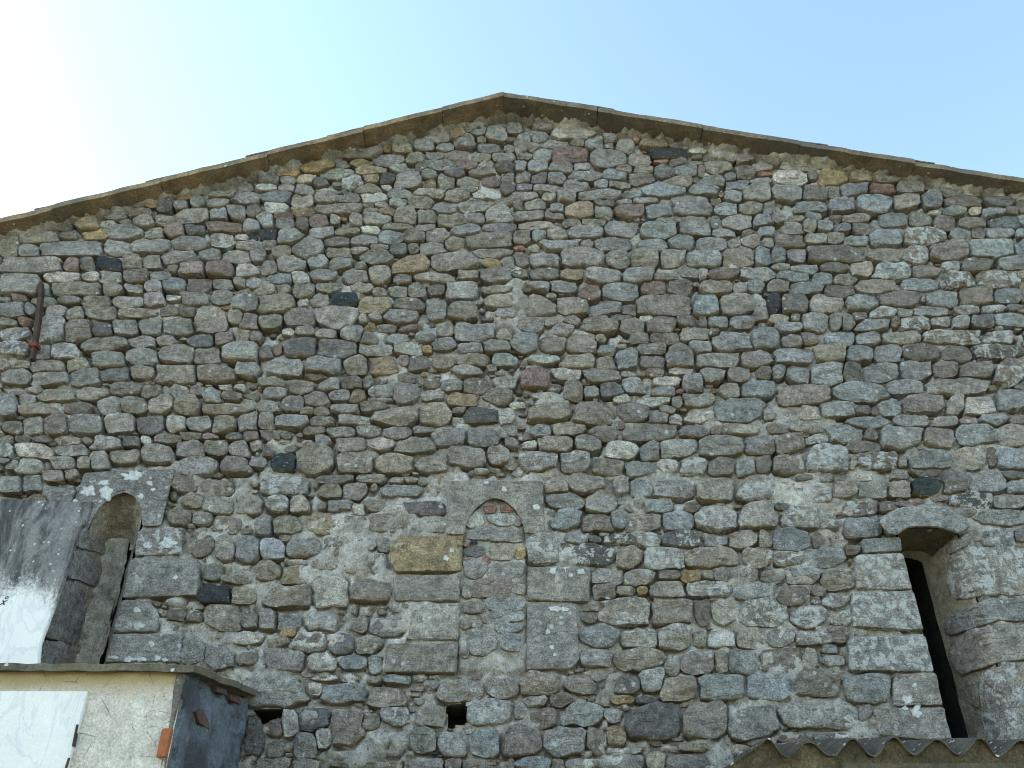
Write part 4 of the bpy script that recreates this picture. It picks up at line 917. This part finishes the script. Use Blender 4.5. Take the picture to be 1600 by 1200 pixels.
peel('brick', [side_pt(*q) for q in ((301, 1112), (312, 1108), (322, 1124), (332, 1142), (322, 1140), (308, 1130))], TX, .012, M_BRICKD, 1)
peel('brick', [side_pt(*q) for q in ((335, 1072), (352, 1079), (351, 1085), (336, 1081))], TX, .010, M_BRICKD, 2)
peel('brick', [side_pt(*q) for q in ((356, 1086), (376, 1094), (374, 1101), (358, 1094))], TX, .010, M_BRICKD, 3)
# cap slab, sloping a little to the front
def cap():
    nx, ny = 80, 14; x0, x1 = -4.7, TX + .045; y0, y1 = TY - .045, -.02; V = []
    zc = lambda y: zf + (zw - zf) * (y - TY) / (0 - TY)
    for lev in (0, .032):
        for j in range(ny + 1):
            for i in range(nx + 1):
                x = x0 + (x1 - x0) * i / nx; y = y0 + (y1 - y0) * j / ny; V.append((x, y, zc(y) + lev))
    V = np.array(V); e = np.stack([fbm(V * np.array((1, 1, .3)), 9, 3, 170 + i) for i in range(3)], -1); V += e * np.array((.012, .012, .006))
    W = nx + 1; nn = W * (ny + 1); F = []
    for j in range(ny):
        for i in range(nx):
            a = j * W + i; F += [(a, a + W, a + W + 1, a + 1), (nn + a, nn + a + 1, nn + a + W + 1, nn + a + W)]
    for i in range(nx): F.append((i, i + 1, nn + i + 1, nn + i))
    for j in range(ny): a = j * W + nx; F.append((a, a + W, nn + a + W, nn + a))
    return relink(link_mesh('cap_slab', V, F, mat_plain('cap_slate', (.13, .115, .085), .4, 10, (.19, .15, .08), .6, .7, spots=.05), None, smooth=True, sharp=40), tomb)
cap()
def mat_marble(name, top_dark=None):
    t = NT(name, .55, .35)
    n1 = t.noise(3, 6, .6); w = t.noise(2.0, 6, .6, 1.5, vec=t.scaled(2.2, 1, .9))
    vein = t.ramp(t.math('ABSOLUTE', t.math('SUBTRACT', w, .5)), .0, .035, .8, 0)
    c = t.mix(t.ramp(n1, .35, .65), (.75, .735, .71), (.83, .81, .785))
    c = t.mix(t.math('MULTIPLY', vein, .5), c, (.52, .54, .60))
    n3 = t.noise(150, 4, .7); c = t.mix(1, c, t.grey(t.ramp(n3, .3, .7, .9, 1.06, False)), 'MULTIPLY')
    h = n3
    if top_dark is not None:
        sep = t.n('ShaderNodeSeparateXYZ'); t.l(t.pos.outputs['Position'], sep.inputs[0])
        st = t.noise(5, 6, .68, .4, vec=t.scaled(1.6, 1, .45))
        z = t.math('ADD', sep.outputs['Z'], t.math('MULTIPLY', t.math('SUBTRACT', st, .5), .42))
        xr = t.ramp(sep.outputs['X'], top_dark[1] - .22, top_dark[1] + .1, 0, .16)
        z = t.math('ADD', z, xr)
        alg = t.ramp(z, top_dark[0] - .3, top_dark[0] + .2, 0, 1)
        alg = t.ramp(t.math('ADD', alg, t.math('MULTIPLY', t.math('SUBTRACT', t.noise(48, 6, .78), .5), t.math('MULTIPLY', t.math('MULTIPLY', alg, t.math('SUBTRACT', 1.0, alg)), 5.0))), .2, .8)
        blk = t.mix(t.ramp(t.noise(4.5, 6, .7, .6, vec=t.scaled(1.8, 1, .5)), .4, .62), (.20, .19, .19), (.035, .033, .035))
        blk = t.mix(1, blk, t.grey(t.ramp(t.noise(70, 5, .75), .3, .7, .55, 1.45, False)), 'MULTIPLY')
        v = t.voro(38); sp = t.n('ShaderNodeSeparateColor'); t.l(v.outputs['Color'], sp.inputs[0])
        dots = t.math('MULTIPLY', t.math('LESS_THAN', sp.outputs[0], .15), t.ramp(v.outputs['Distance'], .30, .18))
        c = t.mix(alg, c, blk); c = t.mix(t.math('MULTIPLY', dots, t.math('MULTIPLY', alg, .75)), c, (.62, .60, .57))
        v2 = t.voro(46); sp2 = t.n('ShaderNodeSeparateColor'); t.l(v2.outputs['Color'], sp2.inputs[0])
        pits = t.math('MULTIPLY', t.math('LESS_THAN', sp2.outputs[1], .22), t.ramp(v2.outputs['Distance'], .3, .2))
        c = t.mix(t.math('MULTIPLY', pits, t.ramp(z, top_dark[0] - .12, top_dark[0] + .1, 0, .85)), c, (.03, .03, .03))
        h = t.math('ADD', n3, t.math('MULTIPLY', t.noise(40, 5, .7), alg))
    return t.done(c, t.bump(h, .35, .008))
M_MARBLE = mat_marble('white_marble')
def thin_slab(name, pts, yf, th, mat, parent, bev=.006):
    n = len(pts); V = [P(*q, yf) for q in pts]; V += [p + np.array((0, th, 0)) for p in V]
    F = [tuple(range(n)), tuple(range(2 * n - 1, n - 1, -1))] + [(i, n + i, n + (i + 1) % n, (i + 1) % n) for i in range(n)]
    o = link_mesh(name, np.array(V), F, mat, None)
    bm = bmesh.new(); bm.from_mesh(o.data); bmesh.ops.recalc_face_normals(bm, faces=bm.faces)
    if bev: bmesh.ops.bevel(bm, geom=list(bm.edges), offset=bev, segments=2, affect='EDGES')
    bm.to_mesh(o.data); bm.free()
    return relink(o, parent) if parent else o
thin_slab('marble_panel', [(-420, 1079), (137, 1080), (99, 1225), (-420, 1225)], TY - .016, .03, M_MARBLE, tomb, .003)
thin_slab('brick', [(253, 1138), (269, 1137), (264, 1158), (258, 1183), (243, 1183), (248, 1160)], TY - .02, .03, M_BRICK, tomb, .004)
for a in ((119, 1132, 112, 1166), (106, 1184, 101, 1200)):
    thin_slab('panel_edge_strip', [(a[0], a[1]), (a[0] + 3, a[1]), (a[2] + 3, a[3]), (a[2], a[3])], TY - .020, .02, M_IRON, tomb, 0)  # two thin dark strips along the panel's right edge

# ------------------------------------------------------------------ memorial slab standing on the tomb
MY = -.42
zt_ = P(60, 900, MY)[2]
memo = empty('gravestone', P(0, 1030, MY)); bpy.context.view_layer.update()
tag(memo, 'broad marble memorial slab, blackened at the top and white below, standing on the tomb', 'gravestone')
M_MEMO = mat_marble('stained_marble', (zt_ + .0, P(100, 900, MY)[0]))
o = thin_slab('slab', [(-420, 770), (0, 778), (80, 782), (146, 784), (133, 821), (126, 824), (97, 915), (63, 1006), (60, 1042), (-420, 1042)], MY, .03, M_MEMO, memo, .006)
for i, (tx, px, py, sz) in enumerate((('x', -1, 945, .075), ('o', 6.5, 936, .045))):
    cu = bpy.data.curves.new('inscription', 'FONT'); cu.body = tx; cu.size = sz * .8; cu.extrude = .0012; cu.shear = .35
    ob = bpy.data.objects.new('inscription', cu); COL.objects.link(ob); ob.location = P(px, py, MY - .0015); ob.rotation_euler = (R(90), 0, 0)
    cu.materials.append(M_DARK); bpy.context.view_layer.update()
    me = bpy.data.meshes.new_from_object(ob.evaluated_get(bpy.context.evaluated_depsgraph_get()))
    mo = bpy.data.objects.new('inscription', me); COL.objects.link(mo); mo.location = ob.location; mo.rotation_euler = ob.rotation_euler
    bpy.data.objects.remove(ob); mo.name = 'inscription'; ob = mo
    ob.parent = memo; ob.matrix_parent_inverse = memo.matrix_basis.inverted()

# ------------------------------------------------------------------ corrugated lean-to roof at lower right
lean = empty('lean_to', P(1400, 1200, -.3)); bpy.context.view_layer.update()
tag(lean, 'lean-to with a mossy corrugated sheet roof below the right slit window', 'lean-to')
LY = -.75
def wave(px):                                    # eave line in survey coordinates
    if px < 1199: return 1157 + (1199 - px) * .66
    ph = (px - 1199) / 66.3 * 2 * math.pi
    k = int((px - 1199) / 66.3 + .5); am = 12.5 + (1.6, -1.2, .6, 1.9, -.8, 1.1, -1.5, .4, 1.2, -.6)[k % 10]
    return 1169.5 - am * math.cos(ph) + 1.1 * math.sin(px * .13) + .8 * math.sin(px * .021) - (px - 1199) * .004
def lean_build():
    M_ETERN = mat_plain('mossy_sheet', (.10, .09, .072), .5, 12, (.07, .06, .038), .75, .9, spots=.2, dist=.02)
    M_UNDER = mat_plain('olive_mortar', (.105, .083, .048), .6, 9, (.05, .042, .028), .6, .7)
    xs = np.concatenate([np.linspace(1120, 1199, 8)[:-1], np.arange(1199, 1860, 66.3 / 14)])
    th, rise, nY = .009, .36, 6
    V, F, U = [], [], []; n = len(xs)
    for lev in (0, 1):
        for j in range(nY + 1):
            t = j / nY
            for px in xs:
                p = P(px, wave(px), LY); y = LY + (-.03 - LY) * t
                jag = .012 * vnoise(np.array((p[0] * 30, 3., 5.)), 1, 7) if j == 0 else 0
                V.append((p[0], y + jag, p[2] + rise * t * .36 * min(1, max(0, (px - 1185) / 40)) + lev * th))
    nn = n * (nY + 1)
    for j in range(nY):
        for i in range(n - 1):
            a = j * n + i; U.append((a, a + n, a + n + 1, a + 1)); F.append((nn + a, nn + a + 1, nn + a + n + 1, nn + a + n))
    for i in range(n - 1): F.append((i, i + 1, nn + i + 1, nn + i))
    for j in range(nY): a = j * n; F.append((a + n, a, nn + a, nn + a + n))
    V = np.array(V); V[:, 2] += fbm(V, 12, 3, 61) * .005
    relink(link_mesh('corrugated_sheet', V, F, M_ETERN, None, smooth=True, sharp=40), lean)
    relink(link_mesh('sheet_underside', V, U, M_UNDER, None, smooth=True, sharp=40), lean)
    # mortar packed under the waves, set back from the edge
    zb_ = P(1400, 1192, LY)[2]
    V, F = [], []; m = 6
    for px in xs:
        p = P(px, wave(px), LY)
        for k in range(m + 1):
            z0 = min(zb_, p[2]) - .15; z = z0 + (p[2] + .004 - z0) * k / m; V.append((p[0], LY + .03 + .03 * (1 - k / m), z))
    V = np.array(V); V[:, 1] += fbm(V, 14, 3, 62) * .012
    for i in range(n - 1):
        for k in range(m):
            a = i * (m + 1) + k; F.append((a, a + m + 1, a + m + 2, a + 1))
    relink(link_mesh('eave_filling', V, F, M_UNDER, None, smooth=True), lean)
    xa, xb = P(1150, 1195, LY)[0], P(1860, 1195, LY)[0]
    relink(box_mesh('eave_beam', P(1318, 1195, LY)[0], xb, LY - .01, LY + .12, zb_ - .16, zb_ - .004, mat_plain('eave_timber', (.10, .082, .055), .4, 14, (.06, .052, .04), .6, .6), None), lean)
    relink(box_mesh('lean_to_wall', xa, xb, LY + .085, .0, 0, zb_ - .10, M_UNDER, None), lean)
lean_build()

# ------------------------------------------------------------------ lichen crusts large enough to see one by one
def lichen_mat():
    t = NT('lichen_crust'); a = t.noise(60, 5, .7)
    fade = t.attr('lich').outputs['Fac']
    k = t.math('ADD', fade, t.math('MULTIPLY', t.math('SUBTRACT', t.noise(38, 6, .75), .5), 1.5))
    c = t.mix(t.ramp(a, .35, .65), (.40, .405, .39), (.62, .62, .60)); c = t.mix(t.ramp(k, .15, .45), (.33, .325, .31), c)
    return t.done(c, t.bump(a, .8, .01))
M_LICHEN = lichen_mat()
def crust(cx, cy, rx, ry, yf, parent, seed):
    r = random.Random(seed); n = 26; ph = [(r.uniform(0, 6.28), r.uniform(.05, .16)) for _ in range(5)]
    V = []
    for s, y in ((1.0, yf + .004), (.95, yf - .001), (.5, yf - .0025)):
        for i in range(n):
            a = 6.28318 * i / n; w = s * (1 + sum(k * math.sin((m + 2) * a + p) for m, (p, k) in enumerate(ph)))
            V.append(P(cx + rx * w * math.cos(a), cy + ry * w * math.sin(a), y))
    V.append(P(cx, cy, yf - .003))
    F = [(k * n + i, (k + 1) * n + i, (k + 1) * n + (i + 1) % n, k * n + (i + 1) % n) for k in (0, 1) for i in range(n)] + [(2 * n + i, 3 * n, 2 * n + (i + 1) % n) for i in range(n)]
    fd = np.concatenate([np.full(n, -.1), np.full(n, .2), np.full(n, .75), [.9]])
    relink(link_mesh('lichen_patch', np.array(V), F, M_LICHEN, None, np.ones(3), fd, smooth=True), parent)
for i, (cx, cy, rx, ry) in enumerate(((138, 767, 11, 9), (162, 754, 9, 4.5), (166, 770, 11, 11), (204, 744, 12, 8), (214, 741, 8, 6), (234, 755, 5, 4), (239, 765, 4, 3), (220, 775, 5, 4.5), (118, 784, 5, 4))):
    crust(cx, cy, rx, ry, -.070, left, 400 + i)
for i, (cx, cy, rx, ry) in enumerate(((262, 848, 13, 9), (230, 852, 7, 5.5), (274, 902, 5, 3.5), (214, 953, 5.5, 5), (217, 978, 9, 6), (237, 1006, 5, 5), (202, 1030, 9, 5), (221, 1030, 9, 3.5), (178, 1027, 7, 3), (246, 1028, 5, 5), (258, 1031, 5, 3))):
    crust(cx, cy, rx, ry, -.0555, left, 430 + i)
for i, (cx, cy, rx, ry) in enumerate(((864, 892, 5, 6), (886, 889, 6, 4), (892, 899, 4, 3), (908, 893, 6, 5), (868, 951, 10, 5), (881, 952, 8, 4), (856, 987, 4, 4), (877, 965, 3, 2.5), (862, 1011, 4, 4), (867, 1023, 3, 3), (706, 860, 4, 4), (697, 872, 5, 4), (788, 764, 5, 4), (760, 754, 4, 3), (838, 792, 6, 5))):
    crust(cx, cy, rx, ry, -.063 if (cy < 835 and cx > 720) else -.0555, mid, 460 + i)
for i, (cx, cy, rx, ry) in enumerate(((1418, 1094, 9, 8), (1429, 1071, 4, 4), (1432, 1112, 9, 9), (1414, 1107, 6, 3))):
    crust(cx, cy, rx, ry, -.0555, right, 490 + i)

# ------------------------------------------------------------------ ground
def ground():
    M = mat_plain('dry_ground', (.115, .11, .07), .3, 3, (.08, .09, .045), .6, .6)
    n = 40; g = np.linspace(-1, 1, n + 1); g = np.sign(g) * np.abs(g) ** 2.5 * 400
    V = [(x, y - 5, 0 + .02 * math.sin(x * .7) * math.cos(y * .6)) for y in g for x in g]; W = n + 1
    F = [(j * W + i, j * W + i + 1, (j + 1) * W + i + 1, (j + 1) * W + i) for j in range(n) for i in range(n)]
    o = link_mesh('ground', V, F, M, None); o['kind'] = 'structure'; o['label'] = 'rough grassy ground in front of the stone wall'
ground()
